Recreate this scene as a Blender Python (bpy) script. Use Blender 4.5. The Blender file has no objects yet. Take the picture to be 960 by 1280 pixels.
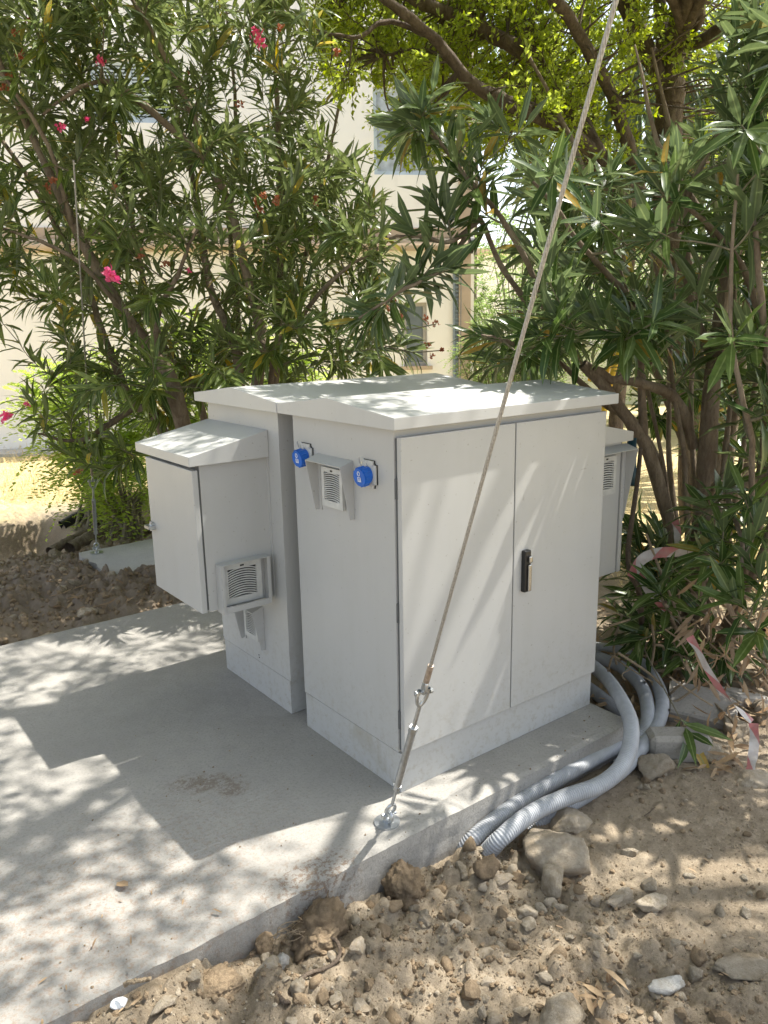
import bpy, bmesh, math, random
import numpy as np
from mathutils import Vector, Matrix, noise as mnoise
random.seed(7); rs = np.random.default_rng(11)
S = bpy.context.scene
COL = S.collection
# ---------------------------------------------------------------- camera
F = 989.66
CAM = np.array([-1.384, -1.744, 1.447])
cam = bpy.data.cameras.new('camera'); co = bpy.data.objects.new('camera', cam); COL.objects.link(co)
co.location = CAM; co.rotation_euler = (math.radians(76.549), math.radians(1.042), math.radians(-37.703))
cam.sensor_fit = 'HORIZONTAL'; cam.sensor_width = 36; cam.lens = 36 * F / 960
cam.clip_start = .05; cam.clip_end = 500
S.camera = co
S.render.resolution_x, S.render.resolution_y = 768, 1024
RM = np.array(co.rotation_euler.to_matrix())
# ---------------------------------------------------------------- light
SUNV = Vector((.52, -.12, 1)).normalized()
w = bpy.data.worlds.new('World'); S.world = w; w.use_nodes = True
nt = w.node_tree; sky = nt.nodes.new('ShaderNodeTexSky'); sky.sky_type = 'NISHITA'; sky.sun_disc = False
sky.sun_elevation = math.asin(SUNV.z); sky.sun_rotation = math.atan2(SUNV.x, SUNV.y)
sky.dust_density = 2.0; sky.air_density = 1.0
bg = nt.nodes['Background']; hz_ = nt.nodes.new('ShaderNodeRGBToBW'); mz = nt.nodes.new('ShaderNodeMix'); mz.data_type = 'RGBA'; mz.inputs[0].default_value = .62
nt.links.new(sky.outputs[0], hz_.inputs[0]); nt.links.new(sky.outputs[0], mz.inputs[6]); nt.links.new(hz_.outputs[0], mz.inputs[7]); nt.links.new(mz.outputs[2], bg.inputs[0])
bg.inputs[1].default_value = .15
sun = bpy.data.lights.new('sun', 'SUN'); sun.energy = 3.7; sun.angle = math.radians(.53); sun.color = (1, .95, .87)
so = bpy.data.objects.new('sun', sun); COL.objects.link(so); so.rotation_euler = SUNV.to_track_quat('Z', 'Y').to_euler()
S.view_settings.view_transform = 'Standard'; S.view_settings.look = 'None'
S.view_settings.exposure = 1.5; S.view_settings.gamma = 1
S.render.engine = 'CYCLES'
S.cycles.max_bounces = 8; S.cycles.diffuse_bounces = 5; S.cycles.transmission_bounces = 6; S.cycles.transparent_max_bounces = 8

# ---------------------------------------------------------------- helpers
def P(x, y, t):
    """place in the world seen at photo pixel (x, y), t metres deep"""
    return CAM + t * (RM @ np.array([(x - 480) / F, -(y - 640) / F, -1.]))
def onplane(x, y, ax, v):
    d = RM @ np.array([(x - 480) / F, -(y - 640) / F, -1.]); return CAM + d * (v - CAM[ax]) / d[ax]
def G(x, y, z=-.1): return onplane(x, y, 2, z)
def pix(Q):
    q = (np.atleast_2d(Q) - CAM) @ RM
    return np.stack([480 + F * q[:, 0] / -q[:, 2], 640 - F * q[:, 1] / -q[:, 2], -q[:, 2]], 1)
def nrm(v):
    v = np.asarray(v, float); return v / np.maximum(np.linalg.norm(v, axis=-1, keepdims=True), 1e-9)

def tag(o, label=None, cat=None, group=None, kind=None):
    if label: o['label'] = label
    if cat: o['category'] = cat
    if group: o['group'] = group
    if kind: o['kind'] = kind
    return o
def empty(name, loc, label, cat, group=None, rot=(0, 0, 0)):
    o = bpy.data.objects.new(name, None); COL.objects.link(o); o.location = loc; o.rotation_euler = rot
    o.empty_display_size = .1
    return tag(o, label, cat, group)
def link(name, me, m=None, parent=None, loc=None):
    o = bpy.data.objects.new(name, me); COL.objects.link(o)
    if m is not None and len(me.materials) == 0:
        for q in (m if isinstance(m, (list, tuple)) else [m]): me.materials.append(q)
    if parent is not None:
        o.parent = parent
        o.matrix_parent_inverse = Matrix.Identity(4)
    if loc is not None: o.location = loc
    return o
def obj(name, bm, m, parent=None, smooth=False, local=True, bevel=0, loc=None):
    """bm in world coordinates; shifted into the parent's frame"""
    if parent is not None and local:
        bmesh.ops.transform(bm, matrix=full(parent).inverted(), verts=bm.verts)
    if bevel:
        bmesh.ops.bevel(bm, geom=[e for e in bm.edges if e.is_manifold and e.calc_face_angle(0) > .5], offset=bevel, segments=2, affect='EDGES', profile=.6)
    me = bpy.data.meshes.new(name); bm.to_mesh(me); bm.free()
    for p in me.polygons: p.use_smooth = smooth
    return link(name, me, m, parent, loc)
def full(o):
    mtx = Matrix.LocRotScale(o.location, o.rotation_euler, o.scale)
    return full(o.parent) @ mtx if o.parent else mtx
def box(bm, a, b, mtx=None):
    a = Vector(a); b = Vector(b); r = bmesh.ops.create_cube(bm, size=1)
    m = Matrix.Translation((a + b) / 2) @ Matrix.Diagonal((*(b - a), 1))
    if mtx is not None: m = mtx @ m
    bmesh.ops.transform(bm, matrix=m, verts=r['verts']); return r['verts']
def B(*boxes, mtx=None):
    bm = bmesh.new()
    for a, b in boxes: box(bm, a, b, mtx)
    return bm
def prism(bm, prof, ax, a0, a1):
    """extrude closed 2D profile along axis ax (0 x,1 y,2 z)"""
    def mk(p, a):
        if ax == 0: return (a, p[0], p[1])
        if ax == 1: return (p[0], a, p[1])
        return (p[0], p[1], a)
    v0 = [bm.verts.new(mk(p, a0)) for p in prof]; v1 = [bm.verts.new(mk(p, a1)) for p in prof]
    n = len(prof); bm.faces.new(v0); bm.faces.new(list(reversed(v1)))
    for i in range(n): bm.faces.new((v0[i], v1[i], v1[(i + 1) % n], v0[(i + 1) % n]))
    bmesh.ops.recalc_face_normals(bm, faces=bm.faces); return bm
def cyl(bm, p0, p1, r0, r1=None, seg=20, caps=True):
    p0 = Vector(p0); p1 = Vector(p1); r1 = r0 if r1 is None else r1
    d = p1 - p0
    m = Matrix.Translation((p0 + p1) / 2) @ d.to_track_quat('Z', 'Y').to_matrix().to_4x4()
    return bmesh.ops.create_cone(bm, cap_ends=caps, segments=seg, radius1=r0, radius2=r1, depth=d.length, matrix=m)['verts']

def frames(pts):
    pts = np.asarray(pts, float); t = np.gradient(pts, axis=0); t = nrm(t)
    n = np.cross(t[0], [0, 0, 1.]);
    if np.linalg.norm(n) < 1e-3: n = np.array([1., 0, 0])
    n = nrm(n); N = []
    for i in range(len(pts)):
        n = n - t[i] * (n @ t[i]); n = n / max(np.linalg.norm(n), 1e-9); N.append(n)
    N = np.array(N); return t, N, np.cross(t, N)
class Tubes:
    def __init__(s): s.v = []; s.f = []; s.n = 0; s.uv = []
    def add(s, pts, rad, sides=6, cap=True, rough=0):
        pts = np.asarray(pts, float); k = len(pts); rad = np.broadcast_to(np.asarray(rad, float), (k,)).copy()
        t, a, b = frames(pts); ang = np.linspace(0, 2 * np.pi, sides, endpoint=False)
        R = rad[:, None] * (1 + (rough * rs.normal(size=(k, sides)) if rough else 0))
        ring = pts[:, None] + R[..., None] * (np.cos(ang)[None, :, None] * a[:, None] + np.sin(ang)[None, :, None] * b[:, None])
        s.v.append(ring.reshape(-1, 3))
        i = np.arange(k - 1)[:, None] * sides; j = np.arange(sides)[None]; j2 = (j + 1) % sides
        f = np.stack([i + j, i + j2, i + sides + j2, i + sides + j], -1).reshape(-1, 4) + s.n
        s.f.append(f)
        s.n += k * sides
    def mesh(s, name, smooth=True):
        return np_mesh(name, np.concatenate(s.v), np.concatenate(s.f), smooth=smooth)
def np_mesh(name, v, f, smooth=True, tri=None):
    me = bpy.data.meshes.new(name); v = np.asarray(v, np.float32)
    me.vertices.add(len(v)); me.vertices.foreach_set('co', v.ravel())
    nf = len(f); k = f.shape[1]
    me.loops.add(nf * k); me.loops.foreach_set('vertex_index', f.astype(np.int32).ravel())
    me.polygons.add(nf); me.polygons.foreach_set('loop_start', np.arange(0, nf * k, k, dtype=np.int32))
    me.polygons.foreach_set('use_smooth', np.full(nf, smooth)); me.update(calc_edges=True); return me
def smoothpath(pts, n=24):
    """Catmull-Rom through pts (any columns)"""
    p = np.asarray(pts, float); p = np.vstack([2 * p[0] - p[1], p, 2 * p[-1] - p[-2]]); out = []
    k = len(p) - 3
    for u in np.linspace(0, k - 1e-6, n):
        i = int(u); f = u - i; a, b, c, d = p[i:i + 4]
        out.append(.5 * ((2 * b) + (-a + c) * f + (2 * a - 5 * b + 4 * c - d) * f * f + (-a + 3 * b - 3 * c + d) * f ** 3))
    return np.array(out)
def hash2(ix, iy, s):
    h = (ix.astype(np.int64) * 374761393 + iy.astype(np.int64) * 668265263 + s * 1442695041) & 0x7fffffff
    h = ((h ^ (h >> 13)) * 1274126177) & 0x7fffffff
    return ((h ^ (h >> 16)) & 0xffff) / 65535.
def vnoise(x, y, s=0):
    ix = np.floor(x); iy = np.floor(y); fx = x - ix; fy = y - iy
    fx = fx * fx * fx * (fx * (fx * 6 - 15) + 10); fy = fy * fy * fy * (fy * (fy * 6 - 15) + 10)
    a = hash2(ix, iy, s); b = hash2(ix + 1, iy, s); c = hash2(ix, iy + 1, s); d = hash2(ix + 1, iy + 1, s)
    return (a * (1 - fx) + b * fx) * (1 - fy) + (c * (1 - fx) + d * fx) * fy
def fbm(x, y, o=4, s=0):
    r = 0; a = .5
    for k in range(o): r = r + a * vnoise(x * 2 ** k + 17.3 * k, y * 2 ** k + 5.1 * k, s + k); a /= 2
    return r
# ---------------------------------------------------------------- materials
def newmat(name):
    m = bpy.data.materials.new(name); m.use_nodes = True; nt = m.node_tree
    return m, nt, nt.nodes['Principled BSDF']
def L(nt, a, b): nt.links.new(a, b)
def nd(nt, t, **k):
    n = nt.nodes.new(t)
    for a, b in k.items(): setattr(n, a, b)
    return n
def noise(nt, vec, scale, detail=4, rough=.55, dist=0):
    n = nd(nt, 'ShaderNodeTexNoise'); n.inputs['Scale'].default_value = scale; n.inputs['Detail'].default_value = detail
    n.inputs['Roughness'].default_value = rough; n.inputs['Distortion'].default_value = dist; L(nt, vec, n.inputs['Vector']); return n.outputs[0]
def ramp(nt, fac, *st):
    r = nd(nt, 'ShaderNodeValToRGB'); e = r.color_ramp.elements
    while len(e) < len(st): e.new(.5)
    for q, (p, c) in zip(e, st):
        q.position = p; q.color = (*c, 1) if not isinstance(c, (int, float)) else (c, c, c, 1)
    L(nt, fac, r.inputs[0]); return r.outputs[0]
def mixc(nt, fac, a, b, mode='MIX'):
    n = nd(nt, 'ShaderNodeMix', data_type='RGBA', blend_type=mode)
    for v, i in ((fac, 0), (a, 6), (b, 7)):
        if isinstance(v, (int, float)): n.inputs[i].default_value = v
        elif isinstance(v, tuple): n.inputs[i].default_value = (*v, 1)
        else: L(nt, v, n.inputs[i])
    return n.outputs[2]
def mth(nt, op, a, b=0):
    n = nd(nt, 'ShaderNodeMath', operation=op)
    for v, i in ((a, 0), (b, 1)):
        if isinstance(v, (int, float)): n.inputs[i].default_value = v
        else: L(nt, v, n.inputs[i])
    return n.outputs[0]
def bump(nt, bs, h, strength, dist=.01, prev=None):
    b = nd(nt, 'ShaderNodeBump'); b.inputs['Strength'].default_value = strength; b.inputs['Distance'].default_value = dist
    L(nt, h, b.inputs['Height'])
    if prev is not None: L(nt, prev, b.inputs['Normal'])
    L(nt, b.outputs[0], bs.inputs['Normal']); return b.outputs[0]
def pos(nt): return nd(nt, 'ShaderNodeNewGeometry').outputs['Position']
def objc(nt): return nd(nt, 'ShaderNodeTexCoord').outputs['Object']
def simple(name, c, rough=.5, metal=0, var=.12, scale=30, bmp=.1, bs=200, bd=.001, spec=.5):
    m, nt, b = newmat(name); v = objc(nt); n = noise(nt, v, scale)
    d = tuple(x * (1 - var) for x in c); u = tuple(min(1, x * (1 + var)) for x in c)
    L(nt, ramp(nt, n, (.3, d), (.7, u)), b.inputs['Base Color']); b.inputs['Roughness'].default_value = rough
    b.inputs['Metallic'].default_value = metal; b.inputs['Specular IOR Level'].default_value = spec
    if bmp: bump(nt, b, noise(nt, v, bs, 3), bmp, bd)
    return m
M = {}
# painted sheet steel: light grey, faint grime, orange-peel
def paint(name, base=(.435, .44, .43), plinth=False):
    m, nt, b = newmat(name); v = pos(nt)
    st = nd(nt, 'ShaderNodeMapping'); st.inputs['Scale'].default_value = (6, 6, .9); L(nt, v, st.inputs[0])
    n1 = noise(nt, v, 3.2, 6, .6); n2 = noise(nt, st.outputs[0], 2.5, 5, .6)
    c = mixc(nt, ramp(nt, n1, (.42, 0), (.75, .3)), base, tuple(x * k for x, k in zip(base, (.86, .85, .80))))
    c = mixc(nt, ramp(nt, n2, (.5, 0), (.78, .17)), c, tuple(x * k for x, k in zip(base, (.80, .78, .72))))
    z0 = nd(nt, 'ShaderNodeSeparateXYZ'); L(nt, v, z0.inputs[0]); zr = nd(nt, 'ShaderNodeMapRange'); zr.inputs[1].default_value = .42; zr.inputs[2].default_value = .02; L(nt, z0.outputs[2], zr.inputs[0])
    c = mixc(nt, mth(nt, 'MULTIPLY', mth(nt, 'MULTIPLY', zr.outputs[0], ramp(nt, noise(nt, v, 38, 6, .8), (.5, 0), (.66, 1))), .5), c, (.27, .22, .15))
    sm = nd(nt, 'ShaderNodeMapping'); sm.inputs['Scale'].default_value = (30, 30, 5); sm.inputs['Rotation'].default_value = (.5, .3, 0); L(nt, v, sm.inputs[0])
    c = mixc(nt, mth(nt, 'MULTIPLY', ramp(nt, noise(nt, sm.outputs[0], 2.2, 3, .6), (.70, 0), (.73, .5)), ramp(nt, noise(nt, v, 3, 2), (.52, 0), (.6, 1))), c, (.20, .18, .15))
    sp = noise(nt, v, 90, 2, .5)
    c = mixc(nt, ramp(nt, sp, (.71, 0), (.75, .5)), c, (.22, .19, .15))
    if plinth:
        z = nd(nt, 'ShaderNodeSeparateXYZ'); L(nt, v, z.inputs[0])
        low = nd(nt, 'ShaderNodeMapRange'); low.inputs[1].default_value = .16; low.inputs[2].default_value = .03; L(nt, z.outputs[2], low.inputs[0])
        pt = mth(nt, 'MULTIPLY', ramp(nt, noise(nt, v, 7, 5, .7), (.5, 0), (.62, 1)), ramp(nt, low.outputs[0], (0, .9), (1, .35)))
        xl = nd(nt, 'ShaderNodeMapRange'); xl.inputs[1].default_value = .02; xl.inputs[2].default_value = .0; L(nt, z.outputs[0], xl.inputs[0])
        pt = mth(nt, 'MULTIPLY', pt, xl.outputs[0])
        c = mixc(nt, mth(nt, 'MULTIPLY', pt, .6), c, (.30, .27, .20))
    L(nt, c, b.inputs['Base Color'])
    L(nt, ramp(nt, n1, (.3, .34), (.8, .52)), b.inputs['Roughness']); b.inputs['Specular IOR Level'].default_value = .45
    b2 = bump(nt, b, noise(nt, v, 420, 2), .10, .0006); bump(nt, b, noise(nt, v, 2.2, 2), .12, .012, b2)
    return m
M['paint'] = paint('grey_paint'); M['plinth'] = paint('plinth_paint', (.44, .445, .435), True)
M['roofpaint'] = paint('roof_paint', (.48, .485, .475))
M['gasket'] = simple('rubber_gasket', (.10, .105, .105), .7)
M['black'] = simple('black_plastic', (.012, .012, .013), .35)
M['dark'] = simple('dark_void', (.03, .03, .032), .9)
M['grille'] = simple('grille_plastic', (.50, .505, .48), .5)
M['blue'] = simple('blue_plastic', (.010, .115, .50), .38, var=.15)
M['white'] = simple('white_print', (.75, .77, .8), .5)
M['chrome'] = simple('chrome', (.42, .42, .42), .22, 1, var=.1)
M['zinc'] = simple('zinc_steel', (.52, .54, .55), .36, .85, var=.15, scale=60, bmp=.05, bs=300)
M['wire'] = simple('wire_rope_steel', (.40, .39, .36), .45, .5, var=.25, scale=200)
M['rust'] = simple('swaged_ferrule', (.40, .33, .27), .5, .6, var=.25, scale=90)
def concrete(name, c=(.335, .322, .295), stains=True):
    m, nt, b = newmat(name); v = pos(nt)
    n1 = noise(nt, v, 1.6, 8, .62); n2 = noise(nt, v, 14, 6, .7); n3 = noise(nt, v, 110, 4, .7)
    col = mixc(nt, ramp(nt, n1, (.35, 0), (.7, 1)), tuple(x * .86 for x in c), tuple(min(1, x * 1.1) for x in c))
    col = mixc(nt, ramp(nt, n2, (.45, 0), (.8, .5)), col, tuple(x * .74 for x in c))
    col = mixc(nt, ramp(nt, n3, (.50, 0), (.70, .6)), col, tuple(x * .58 for x in c))
    if stains:
        # brown soil smear left on the slab top, and soil flecks towards the near edge
        def blob(cx, cy, sx, sy, rot=0):
            mp = nd(nt, 'ShaderNodeMapping', vector_type='TEXTURE'); mp.inputs['Location'].default_value = (cx, cy, 0)
            mp.inputs['Scale'].default_value = (sx, sy, 5); mp.inputs['Rotation'].default_value = (0, 0, rot); L(nt, v, mp.inputs[0])
            g = nd(nt, 'ShaderNodeTexGradient', gradient_type='SPHERICAL'); L(nt, mp.outputs[0], g.inputs[0]); return g.outputs[1]
        q = mth(nt, 'MULTIPLY', mth(nt, 'MAXIMUM', blob(-.46, .45, .17, .08, -.6), blob(-.40, .36, .07, .06, .3)), ramp(nt, noise(nt, v, 42, 7, .8), (.42, 0), (.60, 1)))
        q = ramp(nt, q, (.06, 0), (.42, .55)); col = mixc(nt, q, col, (.13, .085, .05))
        q = mth(nt, 'MULTIPLY', blob(-.42, -.14, .22, .10, 0), ramp(nt, noise(nt, v, 60, 5, .8), (.47, 0), (.58, 1)))
        col = mixc(nt, ramp(nt, q, (.15, 0), (.5, .75)), col, (.15, .10, .065))
        q = mth(nt, 'MULTIPLY', blob(-1.0, .05, 1.0, .65, .1), ramp(nt, noise(nt, v, 60, 7, .85), (.50, 0), (.58, 1)))
        col = mixc(nt, ramp(nt, q, (.1, 0), (.6, .6)), col, (.25, .18, .13))
        q = mth(nt, 'MULTIPLY', ramp(nt, noise(nt, v, 8, 3, .6), (.5, 0), (.62, 1)), ramp(nt, noise(nt, v, 130, 3, .8), (.60, 0), (.66, .6)))
        col = mixc(nt, q, col, (.20, .16, .12))
        wv = nd(nt, 'ShaderNodeTexNoise'); wv.inputs['Scale'].default_value = 1.3; wv.inputs['Detail'].default_value = 1; L(nt, v, wv.inputs[0])
        mp = nd(nt, 'ShaderNodeMapping'); mp.inputs['Scale'].default_value = (1, 22, 1); mp.inputs['Rotation'].default_value = (0, 0, .9); L(nt, v, mp.inputs[0])
        sc = noise(nt, mp.outputs[0], 3, 3, .5, .3); sc = ramp(nt, sc, (.66, 0), (.70, .14))
        col = mixc(nt, mth(nt, 'MULTIPLY', sc, ramp(nt, wv.outputs[0], (.5, 0), (.6, 1))), col, (.62, .6, .57))
    L(nt, col, b.inputs['Base Color']); b.inputs['Roughness'].default_value = .88; b.inputs['Specular IOR Level'].default_value = .25
    p = bump(nt, b, noise(nt, v, 9, 5, .6), .35, .015); bump(nt, b, noise(nt, v, 130, 6, .8), .7, .004, p)
    return m
M['concrete'] = concrete('slab_concrete'); M['conc2'] = concrete('pad_concrete', (.5, .49, .46), False)
M['block'] = concrete('block_concrete', (.34, .32, .285), False)
def dirtmat():
    m, nt, b = newmat('dirt'); v = pos(nt)
    n1 = noise(nt, v, 1.1, 6, .6); n2 = noise(nt, v, 11, 7, .7); n3 = noise(nt, v, 85, 5, .75)
    base = mixc(nt, ramp(nt, n1, (.35, 0), (.65, 1)), (.245, .195, .135), (.42, .35, .26))
    base = mixc(nt, ramp(nt, n2, (.38, 0), (.7, .7)), base, (.21, .165, .112))
    base = mixc(nt, ramp(nt, n3, (.5, 0), (.8, .6)), base, (.52, .44, .33))
    base = mixc(nt, ramp(nt, n3, (.28, .5), (.42, 0)), base, (.17, .125, .08))
    s = nd(nt, 'ShaderNodeSeparateXYZ'); L(nt, v, s.inputs[0])
    # dug earth behind the slab is darker and damper
    a = nd(nt, 'ShaderNodeMapRange'); a.inputs[1].default_value = 1.9; a.inputs[2].default_value = 2.4; L(nt, s.outputs[1], a.inputs[0])
    e = nd(nt, 'ShaderNodeMapRange'); e.inputs[1].default_value = 4.8; e.inputs[2].default_value = 3.9; L(nt, mth(nt, 'ADD', s.outputs[1], mth(nt, 'MULTIPLY', noise(nt, v, 1.5, 4), 1.2)), e.inputs[0])
    dm = mth(nt, 'MULTIPLY', mth(nt, 'MULTIPLY', a.outputs[0], e.outputs[0]), .8)
    base = mixc(nt, dm, base, mixc(nt, n2, (.15, .115, .085), (.32, .26, .20)))
    # straw coloured dry lawn further off
    far = nd(nt, 'ShaderNodeMapRange'); far.inputs[1].default_value = 5.9; far.inputs[2].default_value = 6.5
    L(nt, mth(nt, 'ADD', s.outputs[1], mth(nt, 'MULTIPLY', noise(nt, v, 2, 5), 1.2)), far.inputs[0])
    fx = nd(nt, 'ShaderNodeMapRange'); fx.inputs[1].default_value = 3.0; fx.inputs[2].default_value = 3.8
    L(nt, mth(nt, 'ADD', s.outputs[0], mth(nt, 'MULTIPLY', noise(nt, v, 2, 5), 1.0)), fx.inputs[0])
    fr = mth(nt, 'MAXIMUM', far.outputs[0], fx.outputs[0])
    gm = ramp(nt, noise(nt, v, 3.5, 6, .7), (.3, (.50, .40, .20)), (.52, (.60, .50, .28)), (.72, (.34, .36, .12)))
    gm = mixc(nt, ramp(nt, noise(nt, v, 60, 5, .8), (.4, 0), (.7, .5)), gm, (.30, .22, .12))
    base = mixc(nt, fr, base, gm)
    L(nt, base, b.inputs['Base Color']); b.inputs['Roughness'].default_value = .95; b.inputs['Specular IOR Level'].default_value = .15
    p = bump(nt, b, noise(nt, v, 30, 6, .75), .6, .02); bump(nt, b, noise(nt, v, 150, 6, .85), .8, .006, p)
    return m
M['dirt'] = dirtmat()
def stonemat(name, a, c, d=(.3, .24, .16)):
    m, nt, b = newmat(name); v = objc(nt); oi = nd(nt, 'ShaderNodeObjectInfo').outputs['Random']
    vv = nd(nt, 'ShaderNodeVectorMath', operation='ADD'); L(nt, v, vv.inputs[0]); L(nt, oi, vv.inputs[1]); v = vv.outputs[0]
    col = mixc(nt, ramp(nt, noise(nt, v, 5, 8, .75), (.35, 0), (.7, 1)), a, c)
    col = mixc(nt, ramp(nt, noise(nt, v, 1.6, 5, .6), (.45, 0), (.6, .8)), col, d)
    hs = nd(nt, 'ShaderNodeHueSaturation'); L(nt, col, hs.inputs['Color']); L(nt, ramp(nt, oi, (0, .72), (1, 1.25)), hs.inputs['Value'])
    L(nt, hs.outputs[0], b.inputs['Base Color']); b.inputs['Roughness'].default_value = .9; b.inputs['Specular IOR Level'].default_value = .25
    p = bump(nt, b, noise(nt, v, 6, 7, .75), .6, .05); bump(nt, b, noise(nt, v, 30, 5, .8), .5, .015, p); return m
M['stone'] = stonemat('limestone', (.38, .32, .235), (.55, .48, .38))
M['stone_grey'] = stonemat('grey_stone', (.36, .30, .225), (.51, .445, .35), (.40, .32, .22))
M['stone_white'] = stonemat('white_stone', (.62, .60, .55), (.75, .73, .68), (.55, .5, .42))
M['clod'] = stonemat('earth_clod', (.24, .175, .11), (.38, .29, .19), (.31, .23, .145))
def leafmat(name, dark, light, vein, transl=.35, rough=.38, yellow=None):
    m, nt, b = newmat(name)
    at = nd(nt, 'ShaderNodeAttribute', attribute_name='rnd').outputs['Fac']
    oi = nd(nt, 'ShaderNodeObjectInfo').outputs['Random']
    r = mth(nt, 'FRACT', mth(nt, 'ADD', at, oi))
    uv = nd(nt, 'ShaderNodeUVMap', uv_map='uv').outputs[0]; s = nd(nt, 'ShaderNodeSeparateXYZ'); L(nt, uv, s.inputs[0])
    stops = [(0, dark), (.85, light)]
    if yellow: stops += [(.965, light), (.985, yellow)]
    c = ramp(nt, r, *stops)
    mid = mth(nt, 'ABSOLUTE', mth(nt, 'SUBTRACT', s.outputs[0], .5))
    c = mixc(nt, ramp(nt, mid, (.03, .75), (.09, 0)), c, vein)
    c = mixc(nt, ramp(nt, noise(nt, pos(nt), 60, 4), (.4, 0), (.7, .35)), c, tuple(x * .6 for x in dark))
    back = nd(nt, 'ShaderNodeNewGeometry').outputs['Backfacing']
    c = mixc(nt, mth(nt, 'MULTIPLY', back, .4), c, tuple(x * .5 + .09 for x in light))
    L(nt, c, b.inputs['Base Color']); b.inputs['Roughness'].default_value = rough; b.inputs['Specular IOR Level'].default_value = .5
    tr = nd(nt, 'ShaderNodeBsdfTranslucent')
    tc = nd(nt, 'ShaderNodeHueSaturation'); tc.inputs['Hue'].default_value = .488; tc.inputs['Saturation'].default_value = 1.15; tc.inputs['Value'].default_value = 1.9; L(nt, c, tc.inputs['Color'])
    L(nt, tc.outputs[0], tr.inputs[0])
    mx = nd(nt, 'ShaderNodeMixShader'); mx.inputs[0].default_value = transl; L(nt, b.outputs[0], mx.inputs[1]); L(nt, tr.outputs[0], mx.inputs[2])
    L(nt, mx.outputs[0], nt.nodes['Material Output'].inputs[0]); return m
M['leafL'] = leafmat('oleander_leaf_narrow', (.048, .086, .020), (.155, .205, .050), (.26, .31, .12), .36, .32, (.55, .42, .06))
M['leafR'] = leafmat('oleander_leaf_broad', (.034, .072, .020), (.100, .152, .042), (.23, .30, .12), .28, .27, (.45, .30, .06))
M['leafM'] = leafmat('mastic_leaf', (.13, .19, .025), (.36, .45, .055), (.34, .40, .08), .58, .5)
M['leafN'] = leafmat('pinnate_leaf', (.24, .36, .06), (.40, .50, .12), (.4, .48, .15), .58, .5)
M['leafP'] = leafmat('palm_blade', (.065, .115, .075), (.15, .21, .13), (.2, .26, .18), .25, .45)
M['leafF'] = leafmat('far_foliage', (.10, .18, .04), (.22, .32, .08), (.2, .28, .1), .4, .6)
M['leafD'] = leafmat('dry_leaf', (.24, .16, .09), (.42, .31, .19), (.4, .3, .18), .25, .8)
M['straw'] = leafmat('dry_grass', (.45, .36, .17), (.62, .54, .30), (.6, .5, .3), .3, .7)
M['petal'] = leafmat('pink_petal', (.72, .08, .20), (.82, .16, .32), (.8, .2, .3), .4, .5)
M['pod'] = leafmat('brown_seed_head', (.30, .09, .04), (.42, .17, .07), (.3, .1, .05), .2, .7)
def bark(name, a, c, sc=16):
    m, nt, b = newmat(name); v = pos(nt)
    mp = nd(nt, 'ShaderNodeMapping'); mp.inputs['Scale'].default_value = (1, 1, .35); L(nt, v, mp.inputs[0])
    n = noise(nt, mp.outputs[0], sc, 7, .7); n2 = noise(nt, mp.outputs[0], sc * 5, 5, .7)
    col = mixc(nt, ramp(nt, n, (.35, 0), (.65, 1)), a, c); col = mixc(nt, ramp(nt, n2, (.5, 0), (.75, .6)), col, tuple(x * .5 for x in a))
    L(nt, col, b.inputs['Base Color']); b.inputs['Roughness'].default_value = .85; b.inputs['Specular IOR Level'].default_value = .2
    p = bump(nt, b, n, .9, .03); bump(nt, b, n2, .8, .008, p); return m
M['barkO'] = bark('oleander_bark', (.16, .12, .085), (.30, .245, .18))
M['barkT'] = bark('rough_tree_bark', (.10, .075, .055), (.21, .165, .125), 22)
M['twig'] = bark('green_twig', (.17, .155, .10), (.30, .26, .18))
M['dry'] = bark('dry_stick', (.30, .23, .15), (.45, .36, .25), 40)
def plaster():
    m, nt, b = newmat('cream_plaster'); v = pos(nt)
    c = mixc(nt, ramp(nt, noise(nt, v, .8, 6, .6), (.35, 0), (.7, 1)), (.87, .84, .79), (.90, .88, .84))
    mp = nd(nt, 'ShaderNodeMapping'); mp.inputs['Scale'].default_value = (2, 2, .4); L(nt, v, mp.inputs[0])
    c = mixc(nt, ramp(nt, noise(nt, mp.outputs[0], 2.4, 7, .7), (.55, 0), (.75, .3)), c, (.62, .57, .52))
    L(nt, c, b.inputs['Base Color']); b.inputs['Roughness'].default_value = .9; b.inputs['Specular IOR Level'].default_value = .2
    bump(nt, b, noise(nt, v, 60, 5), .3, .004); return m
M['plaster'] = plaster()
M['trim'] = simple('tan_trim', (.46, .36, .27), .85, var=.15, scale=4, bmp=.3, bs=60, bd=.003)
M['patch'] = simple('weathered_grey_paint', (.38, .42, .46), .8, var=.3, scale=9)
M['shutter'] = simple('blue_grey_shutter', (.50, .57, .61), .6, var=.15, scale=6)
M['frame'] = simple('window_frame_paint', (.40, .38, .36), .6)
M['tray'] = simple('blue_grey_tray', (.22, .27, .32), .5)
m, nt, b = newmat('window_glass'); b.inputs['Base Color'].default_value = (.16, .19, .21, 1); b.inputs['Roughness'].default_value = .06
bump(nt, b, noise(nt, pos(nt), 2, 2), .05, .01); M['glass'] = m
M['hose'] = simple('grey_conduit', (.36, .375, .395), .5, var=.16, scale=14)
M['yellow'] = simple('yellow_paint', (.75, .48, .03), .5)
M['teal'] = simple('teal_plastic', (.008, .05, .07), .5)
m, nt, b = newmat('barrier_tape'); uv = nd(nt, 'ShaderNodeUVMap', uv_map='uv').outputs[0]; s = nd(nt, 'ShaderNodeSeparateXYZ'); L(nt, uv, s.inputs[0])
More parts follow.
